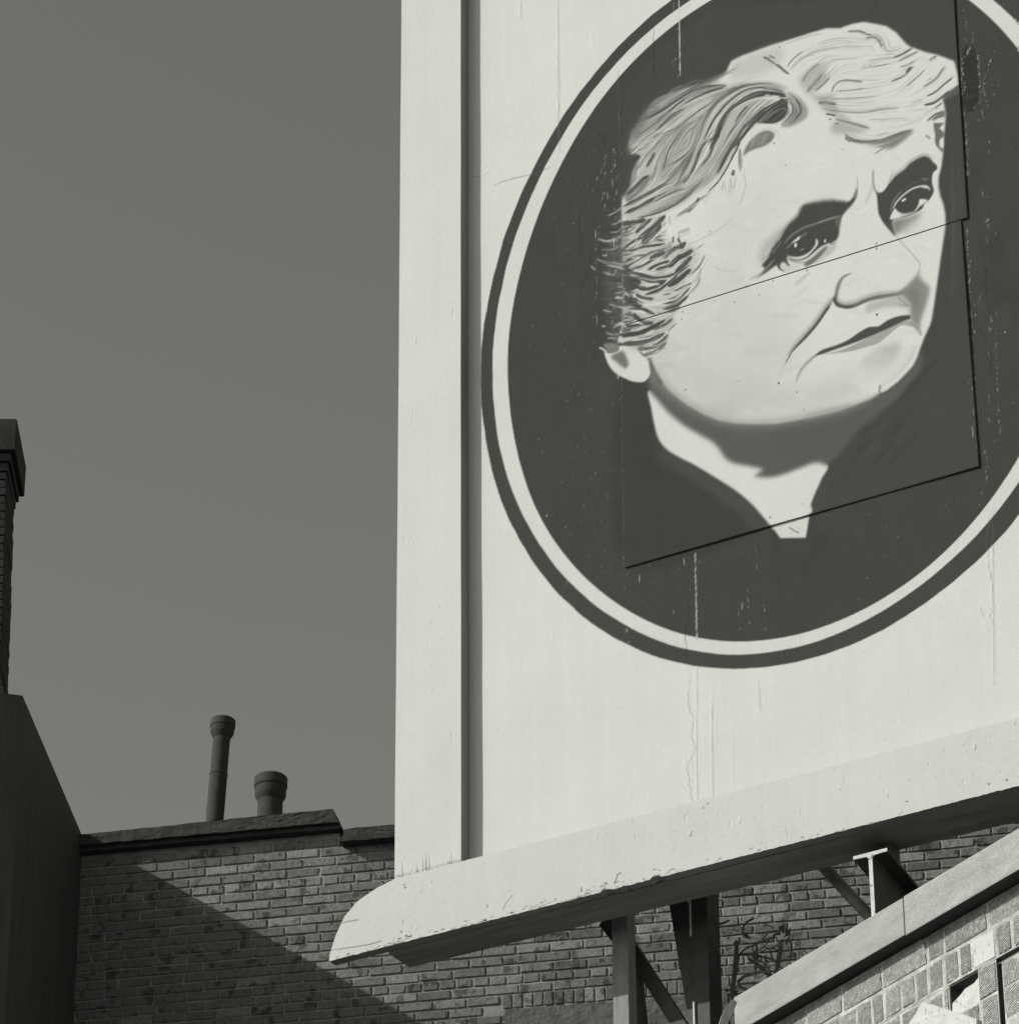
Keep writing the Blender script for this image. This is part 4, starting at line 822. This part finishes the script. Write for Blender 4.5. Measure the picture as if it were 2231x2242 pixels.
# ================================================================ two roof pipes
def pot(name, label, x, yb, ytop, depth, prof_fn, lean):
    P = cast(x, yb, depth); T = cast(x, ytop, depth); hgt = (T[2]-P[2])+0.0
    hgt = (yb-ytop)*depth/9600/math.cos(PITCH)
    e_ = empty(name, loc=(P[0], P[1], P[2]-.5)); e_.rotation_euler = (math.radians(0), lean, 0); tag(e_, label, 'chimney pot', 'pipes on the brick building roof')
    for nm, pr in prof_fn(hgt+.5): link(nm, bm_mesh(nm, lathe_bm(pr)), M['clay_pot'], e_)
    for c in e_.children:
        m_ = c.data; m_.polygons.foreach_set('use_smooth', [True]*len(m_.polygons))
        try: m_.set_sharp_from_angle(angle=math.radians(35))
        except Exception: pass
    return e_
pot('vent_pipe', 'tall thin dark round pipe with flared cap above the coping', 462, 1801, 1583, 30.6,
    lambda h: [('shaft', [(.063, 0), (.0625, h*.66), (.0655, h*.663), (.0655, h*.672), (.061, h*.676), (.060, h-.10)]),
               ('cap', [(.062, h-.145), (.078, h-.115), (.084, h-.10), (.084, h-.062), (.089, h-.058), (.089, h-.008), (.082, h), (.055, h), (.055, h-.06)])], math.radians(2.8))
pot('vent_pipe', 'short stout dark round pot with flared collar above the coping', 590, 1790, 1706, 30.6,
    lambda h: [('shaft', [(.089, 0), (.088, h-.11)]),
               ('cap', [(.089, h-.185), (.106, h-.155), (.110, h-.14), (.110, h-.085), (.117, h-.078), (.117, h-.012), (.106, h), (.07, h), (.07, h-.08)])], math.radians(.3))

# ================================================================ the billboard
BB = empty('billboard', BOARD)
tag(BB, 'large white painted billboard with an oval portrait of an old woman', 'billboard')
def grid_obj(name, us, vs, yfun, keep, mt, parent, tone, extra=None):
    nu, nv = len(us), len(vs); U, V = np.meshgrid(us, vs)
    co = np.stack([U.ravel(), yfun(U, V).ravel(), V.ravel()], 1).astype(np.float32)
    idx = np.arange(nu*nv).reshape(nv, nu)
    q = np.stack([idx[:-1, :-1], idx[:-1, 1:], idx[1:, 1:], idx[1:, :-1]], -1).reshape(-1, 4)
    if keep is not None:
        cu, cv = (U[:-1, :-1]+U[1:, 1:])/2, (V[:-1, :-1]+V[1:, 1:])/2; q = q[keep(cu, cv).ravel()]
    T = tone(U, V).ravel().astype(np.float32)
    if extra is not None:
        ev, ef, et = extra; b0 = len(co); co = np.concatenate([co, np.array(ev, np.float32)]); T = np.concatenate([T, np.full(len(ev), et, np.float32)]); ef = np.array(ef)+b0
        q = np.concatenate([q, ef])
    used = np.zeros(len(co), bool); used[q.ravel()] = True; remap = np.cumsum(used)-1; co = co[used]; T = T[used]; q = remap[q]
    me = bpy.data.meshes.new(name); me.vertices.add(len(co)); me.vertices.foreach_set('co', co.ravel())
    me.loops.add(q.size); me.loops.foreach_set('vertex_index', q.ravel().astype(np.int32)); me.polygons.add(len(q))
    me.polygons.foreach_set('loop_start', np.arange(0, q.size, 4, dtype=np.int32)); me.polygons.foreach_set('loop_total', np.full(len(q), 4, np.int32))
    me.update(calc_edges=True); at = me.attributes.new('tone', 'FLOAT', 'POINT'); at.data.foreach_set('value', T)
    me.polygons.foreach_set('use_smooth', np.ones(len(q), bool))
    return link(name, me, mt, parent)
def skirt(ev, ef, a, b): pass
def undul(U, V): return 0.0016*np.sin(U*3.1+V*1.3)+0.0012*np.sin(V*5.2-U*1.7)
# the old boards: front sheet carries the paint and its cracks, back box gives thickness
us = np.concatenate([np.arange(-.02, 4.06, .0068), np.arange(4.07, 5.21, .014)]); vs = np.concatenate([np.arange(-.16, 6.62, .0068), np.arange(6.63, 6.96, .03)])
HOLE = (1.32, 3.50, 1.80, 4.96)
hv = [(HOLE[0]-.01, 0.0, HOLE[2]-.01), (HOLE[1]+.01, 0.0, HOLE[2]-.01), (HOLE[1]+.01, 0.0, HOLE[3]+.01), (HOLE[0]-.01, 0.0, HOLE[3]+.01)]
hv = [(x, .004, z) for x, y, z in hv]
board = grid_obj('board', us, vs, lambda U, V: undul(U, V)-sample(relief, U, V), lambda u, v: ~((u > HOLE[0]) & (u < HOLE[1]) & (v > HOLE[2]) & (v < HOLE[3])), M['paint'], BB, lambda U, V: sample(albedo, U, V), (hv, [[0, 1, 2, 3]], .08))
plainT = lambda val: (lambda U, V: np.full(U.shape, val))
def solid(name, parent, mt, x0, x1, y0, y1, z0, z1, tone, bev=.003):
    o = box(name, parent, mt, x0, x1, y0, y1, z0, z1, bev); at = o.data.attributes.new('tone', 'FLOAT', 'POINT'); at.data.foreach_set('value', [tone]*len(o.data.vertices)); return o
solid('backing', BB, M['paint'], -.45, 5.70, .012, .05, -.30, 6.93, .5)
# the two mounted plywood panels with the face
def panel(name, corners, out, label):
    """corners (x, y) in print order tl, tr, br, bl"""
    K = [BOARD.uv(x, y, out) for x, y in corners]; th = .011
    nu, nv = 450, int(450*(K[0][1]-K[3][1])/(K[1][0]-K[0][0]))
    s = np.linspace(0, 1, nu); t_ = np.linspace(0, 1, nv)
    # parallax of the proud face against the board plane
    c0 = BOARD.uv(*corners[2]); sh = (c0[0]-K[2][0], c0[1]-K[2][1])
    S, Tt = np.meshgrid(s, t_)
    U = (1-Tt)*((1-S)*K[3][0]+S*K[2][0])+Tt*((1-S)*K[0][0]+S*K[1][0]); V = (1-Tt)*((1-S)*K[3][1]+S*K[2][1])+Tt*((1-S)*K[0][1]+S*K[1][1])
    e1 = .0012*np.sin(S*9+1)+.0008*np.sin(Tt*7)
    o = grid_obj(name, s, t_, lambda a, b: a*0, None, M['paint_panel'], BB, lambda a, b: sample(albedo, U+sh[0], V+sh[1]))
    co = np.stack([U.ravel(), (-out+e1).ravel(), V.ravel()], 1).astype(np.float32); o.data.vertices.foreach_set('co', co.ravel()); o.data.update()
    o['label'] = label
    ed = bmesh.new(); n = 4; P = [(K[i][0], K[i][1]) for i in (3, 2, 1, 0)]
    prism_bm(P, -out+.0022, -out+th, ed); eo = link('panel_edge', bm_mesh('panel_edge', ed), M['timber_dark'], o)
    return o
panel('upper_panel', [(1344, -63), (2070, -290), (2117, 475), (1366, 710.5)], .0150, 'upper plywood panel with the forehead, hair and eyes')
panel('lower_panel', [(1354, 716.5), (2103, 482), (2142, 1020), (1367, 1242)], .0138, 'lower plywood panel with the mouth, chin and collar')
# left frame post (and its twin beyond the right edge)
PF = .100
def post(x0, x1, seed):
    r = np.random.default_rng(seed); uu = np.linspace(x0, x1, 82); vv = np.arange(-.115, 6.96, .0065)
    rel = np.zeros((len(vv), len(uu)), np.float32); tn = np.full(rel.shape, .615, np.float32)
    for i in range(150):
        a, b = r.integers(2, len(uu)-2), r.integers(3, len(vv)-20); l = r.integers(1, 9); rel[b:b+l, a] += r.normal(0, .0016); tn[b:b+1, a] *= r.uniform(.65, .95)
    for a in r.integers(3, len(uu)-3, 9):               # splits rising from the foot
        l = r.integers(5, 26); tn[1:l, a] *= np.linspace(.25, 1, l-1); rel[1:l, a] -= .003
    for j in range(0, 5): tn[j, :] *= np.clip(r.normal(.55+.1*j, .25, len(uu)), .1, 1)
    o = grid_obj('frame_post', uu, vv, lambda U, V: -PF+undul(U*2, V)*.6-rel, None, M['paint'], BB, lambda U, V: tn)
    solid('post_core', o, M['paint'], x0+.0015, x1-.0015, -PF+.004, .02, -.10, 6.95, .30)
    return o
ul = BOARD.uv(874, 652, PF)[0]; ur = BOARD.uv(1009, 1000, PF)[0]
post(ul, ur, 5); post(5.10, 5.58, 6)
# ledge along the foot, rounded at the left end
LF = .117
top0, top1 = BOARD.uv(1066, 1872.4, LF), BOARD.uv(2231, 1572, LF); bot0, bot1 = BOARD.uv(760, 2095.5, LF), BOARD.uv(2231, 1721.3, LF)
CUR = [BOARD.uv(x, y, LF) for x, y in [(720.6, 2106), (722, 2091), (735, 2049), (754, 2008), (783, 1974), (825, 1945), (864, 1926)]]
cu_, cv_ = [c[0] for c in CUR], [c[1] for c in CUR]
lin = lambda a, b, u: a[1]+(b[1]-a[1])*(u-a[0])/(b[0]-a[0])
rl = np.random.default_rng(21)
uu = np.concatenate([np.linspace(cu_[0], cu_[-1], 110), np.arange(cu_[-1]+.006, 4.2, .006), np.arange(4.22, 5.95, .04)])
tt_ = np.linspace(0, 1, 76); UU, TT = np.meshgrid(uu, tt_)
nz = lambda k: np.convolve(rl.normal(0, 1, len(uu)+k), np.ones(k)/math.sqrt(k), 'valid')[:len(uu)]
bite = np.clip(nz(9)-1.0, 0, 2)*.006*np.interp(uu, [-1, 0, .6, 1.4, 1.7, 3], [.5, .8, 1.5, 1.6, .4, .3])
bv = lin(bot0, bot1, uu)+.0012*nz(5)+bite
tv = np.where(uu < cu_[-1], np.interp(uu, cu_, cv_), lin(top0, top1, uu))+.0007*nz(4); tv[0] = bv[0]+.002
VV = bv[None, :]*(1-TT)+tv[None, :]*TT
lt = np.full(UU.shape, .595, np.float32); lr = np.zeros(UU.shape, np.float32)
for i in range(220):
    a, b = rl.integers(2, len(uu)-4), rl.integers(2, 70); l = rl.integers(1, 7); lr[b:b+l, a:a+rl.integers(1, 3)] += rl.normal(0, .0018); lt[b, a] *= rl.uniform(.55, .95)
def ledge_line(pts, k, dep):
    for (x0, y0), (x1, y1) in zip(pts[:-1], pts[1:]):
        for s in np.linspace(0, 1, 160):
            u, v = BOARD.uv(x0+(x1-x0)*s, y0+(y1-y0)*s, LF); a = int(np.argmin(abs(uu-u))); f = (v-bv[a])/(tv[a]-bv[a])
            if 0 <= f <= 1: b = int(round(f*75)); lt[b, a] = min(lt[b, a], .595*k); lr[b, a] = dep
ledge_line([(724, 2082), (760, 2077), (800, 2071), (835, 2062)], .22, -.003); ledge_line([(743, 2023), (765, 2018), (785, 2015)], .25, -.003)
ledge_line([(1100, 1992), (1105, 1980), (1115, 1965), (1122, 1960)], .8, .003); ledge_line([(1345, 1935), (1352, 1915), (1360, 1910)], .4, .003)
for x, y in [(879, 2041), (890, 2050), (885, 1938), (888, 1944), (1470, 1764), (1550, 1760), (2165, 1717), (2205, 1708), (1985, 1755)]: ledge_line([(x-1.5, y), (x+1.5, y+1)], .15, -.002)
for i in range(150):                                   # flaked paint along the lower edge, in clusters
    c = rl.choice([-.55, -.35, .15, .45, .75, 1.0, 1.25, 1.9, 2.6])+rl.normal(0, .16); a = int(np.argmin(abs(uu-c))); l = rl.integers(1, 7); r0 = int(abs(rl.normal(0, 3.2)))
    lt[r0:r0+1, a:a+l] *= rl.uniform(.15, .7); lr[r0:r0+1, a:a+l] -= .0012
ledge = grid_obj('ledge', uu, tt_, lambda a, b: a*0, None, M['paint'], BB, lambda a, b: lt)
ledge.data.vertices.foreach_set('co', np.stack([UU.ravel(), (-LF-lr+undul(UU, VV)).ravel(), VV.ravel()], 1).astype(np.float32).ravel()); ledge.data.update()
out = [(u, v) for u, v in zip(uu[::4], bv[::4]-.0)]+[(u, v) for u, v in zip(uu[::-4], tv[::-4])]
lb = prism_bm(out, -LF+.0035, -LF+.072); link('ledge_core', bm_mesh('ledge_core', lb), M['timber_dark'], ledge)
# dark timber beam under the ledge
zb = bot0[1]-.012
def back_depth(x, y, z):
    """how far behind the board a point seen at (x, y) lies when it is at height z"""
    lo, hi = -.2, 3.0
    for _ in range(50):
        mid = (lo+hi)/2
        if BOARD.uv(x, y, -mid)[1] < z: lo = mid
        else: hi = mid
    return BOARD.uv(x, y, -lo)[0], lo
L1 = back_depth(1336, 2012, zb); L2 = back_depth(2231, 1800, zb-.02)
slope = (L2[1]-L1[1])/(L2[0]-L1[0])
xl = BOARD.uv(852, 2088, .04)[0]
bm = bmesh.new(); xr = 5.7
dl = L1[1]+(xl-L1[0])*slope; dr = L1[1]+(xr-L1[0])*slope
V8 = [(xl, -.044, zb), (xr, -.044, zb-.025), (xr, dr, zb-.025), (xl, dl, zb), (xl, -.044, zb+.30), (xr, -.044, zb+.27), (xr, dr, zb+.27), (xl, dl, zb+.30)]
vsb = [bm.verts.new(v) for v in V8]
for f in ((3, 2, 1, 0), (4, 5, 6, 7), (0, 1, 5, 4), (1, 2, 6, 5), (2, 3, 7, 6), (3, 0, 4, 7)): bm.faces.new([vsb[i] for i in f])
link('bottom_beam', bm_mesh('bottom_beam', bm), M['timber_dark'], BB)
# steel frame behind: columns, braces, cross beam
def V3(x, y, out): return Vector(BOARD.p(x, y, out))
GZ = -BOARD.o[2]
def column(x0, x1, ytop, out, mt, dep, name='column'):
    a = BOARD.uv(x0, 2150, out)[0]; b = BOARD.uv(x1, 2150, out)[0]; z = BOARD.uv(x0, ytop, out)[1]
    return box(name, BB, mt, a, b, -out, -out+dep, GZ, z, .004)
def col_depth(x, y):
    """depth behind the board at which the ledge's shadow edge falls on the spot seen at (x, y)"""
    k = math.tan(SUN_EL)/math.cos(SUN_AZ-math.radians(30.5))
    lo, hi = .05, 1.2
    for _ in range(40):
        m = (lo+hi)/2
        if BOARD.uv(x, y, -m)[1] > bot0[1]-(m+LF)*k: hi = m
        else: lo = m
    return lo
CD = col_depth(1360, 2180)
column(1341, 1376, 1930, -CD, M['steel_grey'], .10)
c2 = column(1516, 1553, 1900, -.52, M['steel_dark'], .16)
a = BOARD.uv(1511, 2000, -.515)[0]; box('column_flange', c2, M['steel_white'], a-.002, a+.007, .505, .62, BOARD.uv(1511, 2052, -.515)[1], BOARD.uv(1511, 1955, -.515)[1]); box('column_flange', c2, M['steel_white'], a+.004, a+.014, .505, .62, GZ, BOARD.uv(1513, 2196, -.515)[1])  # white strips: sunlight on the flange edge put into the colour
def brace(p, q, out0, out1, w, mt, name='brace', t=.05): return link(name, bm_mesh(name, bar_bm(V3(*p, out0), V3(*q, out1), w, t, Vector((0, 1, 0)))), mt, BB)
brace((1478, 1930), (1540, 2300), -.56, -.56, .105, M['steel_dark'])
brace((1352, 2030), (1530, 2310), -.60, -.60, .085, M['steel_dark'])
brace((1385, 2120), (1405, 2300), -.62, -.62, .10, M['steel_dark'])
g3 = [BOARD.uv(x, y, -.47) for x, y in ((1312, 2027), (1380, 2000), (1380, 1940), (1346, 1960), (1346, 2072))]
link('gusset_plate', bm_mesh('gusset_plate', prism_bm([BOARD.uv(*p, -.5) for p in ((1312, 2027), (1346, 1985), (1374, 1985), (1374, 2090), (1350, 2075))], .495, .51)), M['steel_dark'], BB)
# I-section cross beam running back from the board
ib = empty('cross_beam', None, (0, 0, 0)); 
ob = .012
pw = Vector(BOARD.p(1907, 1870, ob)); fl, fr_ = BOARD.uv(1868, 1882, ob), BOARD.uv(1942, 1859, ob)
dirw = np.array([math.sin(math.radians(23.4)), math.cos(math.radians(23.4)), 0]); dl_ = Vector((dirw@BOARD.h, -(dirw@BOARD.n), 0))
COL.objects.unlink(ib); bpy.data.objects.remove(ib)
def i_section(name, L, off, mt, parent):
    hw = (fr_[0]-fl[0])/2; cx = (fr_[0]+fl[0])/2; zt = (fl[1]+fr_[1])/2+.012; hh = .46; tf, tw = .020, .024
    prof = [(-hw, 0), (-hw, -tf), (-tw/2-.012, -tf-.004), (-tw/2, -tf-.018), (-tw/2, -hh+tf), (-hw, -hh+tf), (-hw, -hh), (hw, -hh), (hw, -hh+tf), (tw/2, -hh+tf), (tw/2, -tf-.018), (tw/2+.012, -tf-.004), (hw, -tf), (hw, 0)]
    bm = bmesh.new(); o = Vector((cx, -ob, zt))+dl_*off
    A_ = [bm.verts.new(o+Vector((x, 0, z))) for x, z in prof]; B_ = [bm.verts.new(o+Vector((x, 0, z))+dl_*L) for x, z in prof]; n = len(prof)
    bm.faces.new(A_); bm.faces.new(B_[::-1])
    for i in range(n): bm.faces.new((A_[i], A_[(i+1) % n], B_[(i+1) % n], B_[i]))
    return link(name, bm_mesh(name, bm), mt, parent)
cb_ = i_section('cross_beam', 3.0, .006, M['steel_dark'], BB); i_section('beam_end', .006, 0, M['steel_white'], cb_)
box('bearing_block', cb_, M['steel_dark'], (fl[0]+fr_[0])/2-.03, (fl[0]+fr_[0])/2+.07, .14, .24, (fl[1]+fr_[1])/2+.013, zb-.02)
link('pipe_brace', bm_mesh('pipe_brace', tube_bm([V3(1780, 1872, -.5), V3(1850, 1950, -.5), V3(1935, 2040, -.5)], .036, 14)), M['pipe_grey'], BB, smooth=True)

# ================================================================ tile wall with pale coping, lower right
TW = empty('tile_wall', TILE)
tag(TW, 'broken wall of combed clay tiles under a pale stone coping, lower right', 'wall')
GT = -TILE.o[2]
uL = TILE.uv(1607, 2230, 0)[0]; uJ = TILE.uv(1979, 2008, 0)[0]; uR = uJ+4.2
zT0 = TILE.uv(1980, 1963, 0)[1]
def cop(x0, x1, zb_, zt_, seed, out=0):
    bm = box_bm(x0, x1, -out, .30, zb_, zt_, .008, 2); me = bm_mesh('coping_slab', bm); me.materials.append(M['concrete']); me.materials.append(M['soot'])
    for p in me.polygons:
        if p.normal.z < -.9: p.material_index = 1      # underside darkened: its shade is put into the colour
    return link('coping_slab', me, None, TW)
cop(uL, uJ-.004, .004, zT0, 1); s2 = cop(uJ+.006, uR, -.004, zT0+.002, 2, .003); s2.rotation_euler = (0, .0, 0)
WF = .105                                              # wall face stands this far behind the coping face

def tu(X, Y, o=-WF): return TILE.uv(1850+X/4.929, 1850+Y/4.929, o)
# course heights from the joints seen in the wall
z1 = tu(900, 1290)[1]; z2 = tu(1050, 1560)[1]; hrow = z1-z2
z3, z4, z5 = z2-hrow, z2-2*hrow, z2-3*hrow
def tile(x0, x1, zb_, zt_, mt, out=0.0, dep=.05, seed=0, g=.006):
    r = random.Random(seed+int(x0*1000)); bm = box_bm(-(x1-x0)/2+g, (x1-x0)/2-g, 0, dep, -(zt_-zb_)/2+g, (zt_-zb_)/2-g, .006)
    for v in bm.verts: v.co += Vector((r.uniform(-.005, .005), r.uniform(-.003, .003), r.uniform(-.005, .005)))
    me = bm_mesh('tile', bm); o = link('tile', me, mt, TW, ((x0+x1)/2, WF-out, (zb_+zt_)/2)); return o
J1 = [tu(X, Y)[0] for X, Y in ((-900, 1950), (-420, 1780), (-30, 1700), (405, 1520), (892, 1220), (1072, 1100), (1540, 850), (1960, 600), (2400, 350), (2800, 100))]
for a, b in zip(J1[:-1], J1[1:]): tile(a, b, z1, min(z1+hrow, -.004), M['tile_v'], rnd.uniform(-.003, .003), seed=1, g=.009)
J2 = [tu(X, Y)[0] for X, Y in ((-300, 2150), (-60, 2050), (130, 1940), (290, 1850), (425, 1760), (605, 1650), (755, 1560), (897, 1460), (1065, 1400), (1232, 1300), (1372, 1240), (1630, 1080), (1805, 960), (1990, 850), (2170, 740), (2350, 640), (2520, 540), (2700, 430))]
for i, (a, b) in enumerate(zip(J2[:-1], J2[1:])): tile(a, b, z2, z1, M['plaster'] if i == 10 else M['tile_d'], rnd.uniform(-.002, .004), seed=2, g=.012)
RG = tu(1640, 1500)[0]                                 # right of this the lower courses are set back
hL, hR = tu(1115, 1500)[0], tu(1430, 1400)[0]
J3 = [tu(X, Y)[0] for X, Y in ((-60, 2250), (160, 2100), (380, 2000), (600, 1900), (800, 1760), (1060, 1620))]
for a, b in zip(J3[:-1], J3[1:]): tile(a, b, z3, z2, rnd.choice([M['tile_d'], M['tile_v']]), -.002, seed=3, g=.012)
tile(J3[-1], hL, z3, z2, M['tile_d'], 0, seed=3)
tile(hR, RG, z3, z2, M['tile_d'], .004, seed=3); tile(hR+.02, RG, z4, z3, M['tile_d'], .002, seed=4); tile(hR+.01, RG, z5, z4, M['tile_v'], .002, seed=5)
tile(hL-.06, hR, z4, z3-.004, M['tile_v'], .0, seed=6)
for a, b in zip(J3[:-2], J3[1:-1]): tile(a+.05, b+.05, z4, z3, M['tile_d'], -.001, seed=7)
SL = .046
for x0, x1, za, zb_ in ((uL+.10, uR, z2+.003, .003), (uL+.10, hL, GT, z2), (hL, hR, GT, z3-.004), (hR, RG, GT, z2), (RG+SL, uR, GT, z2-.034)): box('wall_core', TW, M['tile_mortar'], x0, x1, WF+.004, .30, za, zb_)
box('wall_back', TW, M['soot'], uL+.10, uR, .301, .36, GT, .002)
box('crack_dirt', TW, M['soot'], RG, RG+.006, WF+.0045, .29, GT, z2-.001); box('crack_dirt', TW, M['soot'], RG+.006, uR, WF+.012, .29, z2-.034, z2-.020)  # dark liners: shade inside the groove and gap painted as colour
box('crack_dirt', TW, M['soot'], hL, hL+.008, WF+.006, .29, z3-.002, z2-.001); box('crack_dirt', TW, M['soot'], hL+.008, hR, WF+.006, .29, z2-.012, z2-.001)  # same for the hole: dark liners paint the shade at its side and top
# plaster lump in the hole and big smear of plaster below
def lump(name, pts, out, dep, seed, amp=.004):
    P = [tu(*p, -WF+out) for p in pts]; return rough_slab(name, TW, M['plaster'], P, WF-out, WF-out+dep, amp, .06, seed)
hz_ = z2-z3; rough_slab('plaster_lump', TW, M['plaster'], [(hL+.01, z3+.002), (hR-.004, z3+.002), (hR-.004, z2-.20*hz_), (hR-.05, z2-.30*hz_), ((hL+hR)/2, z2-.34*hz_), (hL+.05, z2-.50*hz_), (hL+.01, z2-.56*hz_)], WF+.010, WF+.12, .004, .05, 31)
lump('plaster_patch', [(838, 1700), (960, 1735), (1130, 1790), (1290, 1840), (1425, 1890), (1400, 2150), (560, 2150), (690, 1932)], .022, .03, 32, .003)
# recess right of the groove
for r_, (za, zb_) in enumerate(((z3, z2-.038), (z4, z3), (z5, z4), (z5-hrow, z5))):
    x = RG+SL
    while x < uR-.2: w_ = rnd.uniform(.13, .19); tile(x, x+w_, za, zb_, M['tile_d'] if r_ % 2 else M['tile_v'], -.004, .045, seed=50+r_, g=.004); x += w_
# ================================================================ loose things behind the coping
def strap(label, pts, wid, thick, name='bent_metal_strap', mt='rust', grp=None, out=.55):
    P = [Vector(BOARD.world(*V3(x, y, out))) for x, y in pts]
    bm = bmesh.new(); rows = []
    for i, p in enumerate(P):
        d = (P[min(i+1, len(P)-1)]-P[max(i-1, 0)]).normalized(); s = d.cross(Vector((.25, -1, .1))).normalized(); n = s.cross(d)
        w_ = wid*(1 if 0 < i < len(P)-1 else .7); rows.append([bm.verts.new(p+s*a*w_/2+n*b*thick/2) for a, b in ((-1, -1), (1, -1), (1, 1), (-1, 1))])
    for a, b in zip(rows[:-1], rows[1:]):
        for k in range(4): bm.faces.new((a[k], a[(k+1) % 4], b[(k+1) % 4], b[k]))
    bm.faces.new(rows[0][::-1]); bm.faces.new(rows[-1])
    base = P[-1]; bmesh.ops.translate(bm, verts=bm.verts, vec=-base)
    o = link(name, bm_mesh(name, bm), M[mt], None, base); tag(o, label, 'metal strap' if mt == 'rust' else 'wood', grp); return o
BO = -.75
strap('upright rusty metal strap left behind the pale coping', [(1613, 2060), (1612, 2090), (1609, 2130), (1604, 2165), (1602, 2215)], .030, .004, out=BO)
strap('shorter upright rusty strap right behind the pale coping', [(1712, 2058), (1708, 2085), (1703, 2110), (1698, 2150), (1697, 2180)], .028, .004, out=BO)
strap('thin dark strap arching between the two upright straps', [(1615, 2092), (1650, 2092), (1680, 2098), (1702, 2106)], .016, .004, out=BO-.02)
strap('dark strap slanting down to the coping between the uprights', [(1640, 2100), (1665, 2118), (1690, 2140), (1706, 2160)], .030, .004, out=BO-.03)
strap('rusty metal hoop curling just above the coping edge', [(1690, 2128), (1660, 2130), (1630, 2138), (1616, 2150), (1620, 2162), (1640, 2170), (1670, 2174)], .022, .004, out=BO+.02)
wb = bmesh.new(); wr = random.Random(5)
for i in range(16):
    x, y = wr.uniform(1596, 1740), wr.uniform(2005, 2110); pts = []; a_ = wr.uniform(0, 6.28); st = wr.uniform(7, 14); cv = wr.uniform(-.5, .5)
    for k in range(wr.randint(5, 11)):
        pts.append(Vector(BOARD.world(*V3(x, y, BO+wr.uniform(-.03, .03))))); x += math.cos(a_)*st; y += abs(math.sin(a_))*st*.8+1.5; a_ += cv+wr.uniform(-.5, .5)
    tube_bm(pts, wr.choice([.003, .004, .007]), 5, wb)
for i in range(26):                                    # scraps caught in the wire
    x, y = wr.choice([(1612, 2050), (1710, 2050), (1730, 2085), (1640, 2110), (1600, 2160)]); c = Vector(BOARD.world(*V3(x+wr.gauss(0, 14), y+wr.gauss(0, 12), BO+wr.uniform(-.03, .03))))
    vv_ = [wb.verts.new(c+Vector((wr.uniform(-.035, .035), wr.uniform(-.02, .02), wr.uniform(-.03, .03)))) for _ in range(4)]
    wb.faces.new(vv_[:3]); wb.faces.new((vv_[1], vv_[3], vv_[2]))
w0 = Vector(BOARD.world(*V3(1650, 2180, BO))); bmesh.ops.translate(wb, verts=wb.verts, vec=-w0)
tag(link('wire_tangle', bm_mesh('wire_tangle', wb), M['rust'], None, w0), 'tangle of thin rusty wire and scraps around the upright straps behind the coping', 'wire')['kind'] = 'stuff'
strap('splintered pale wood stake beside the coping end', [(1608, 2192), (1598, 2210), (1588, 2230), (1575, 2262)], .050, .03, 'wood_stake', 'wood_grey', None, -.10)
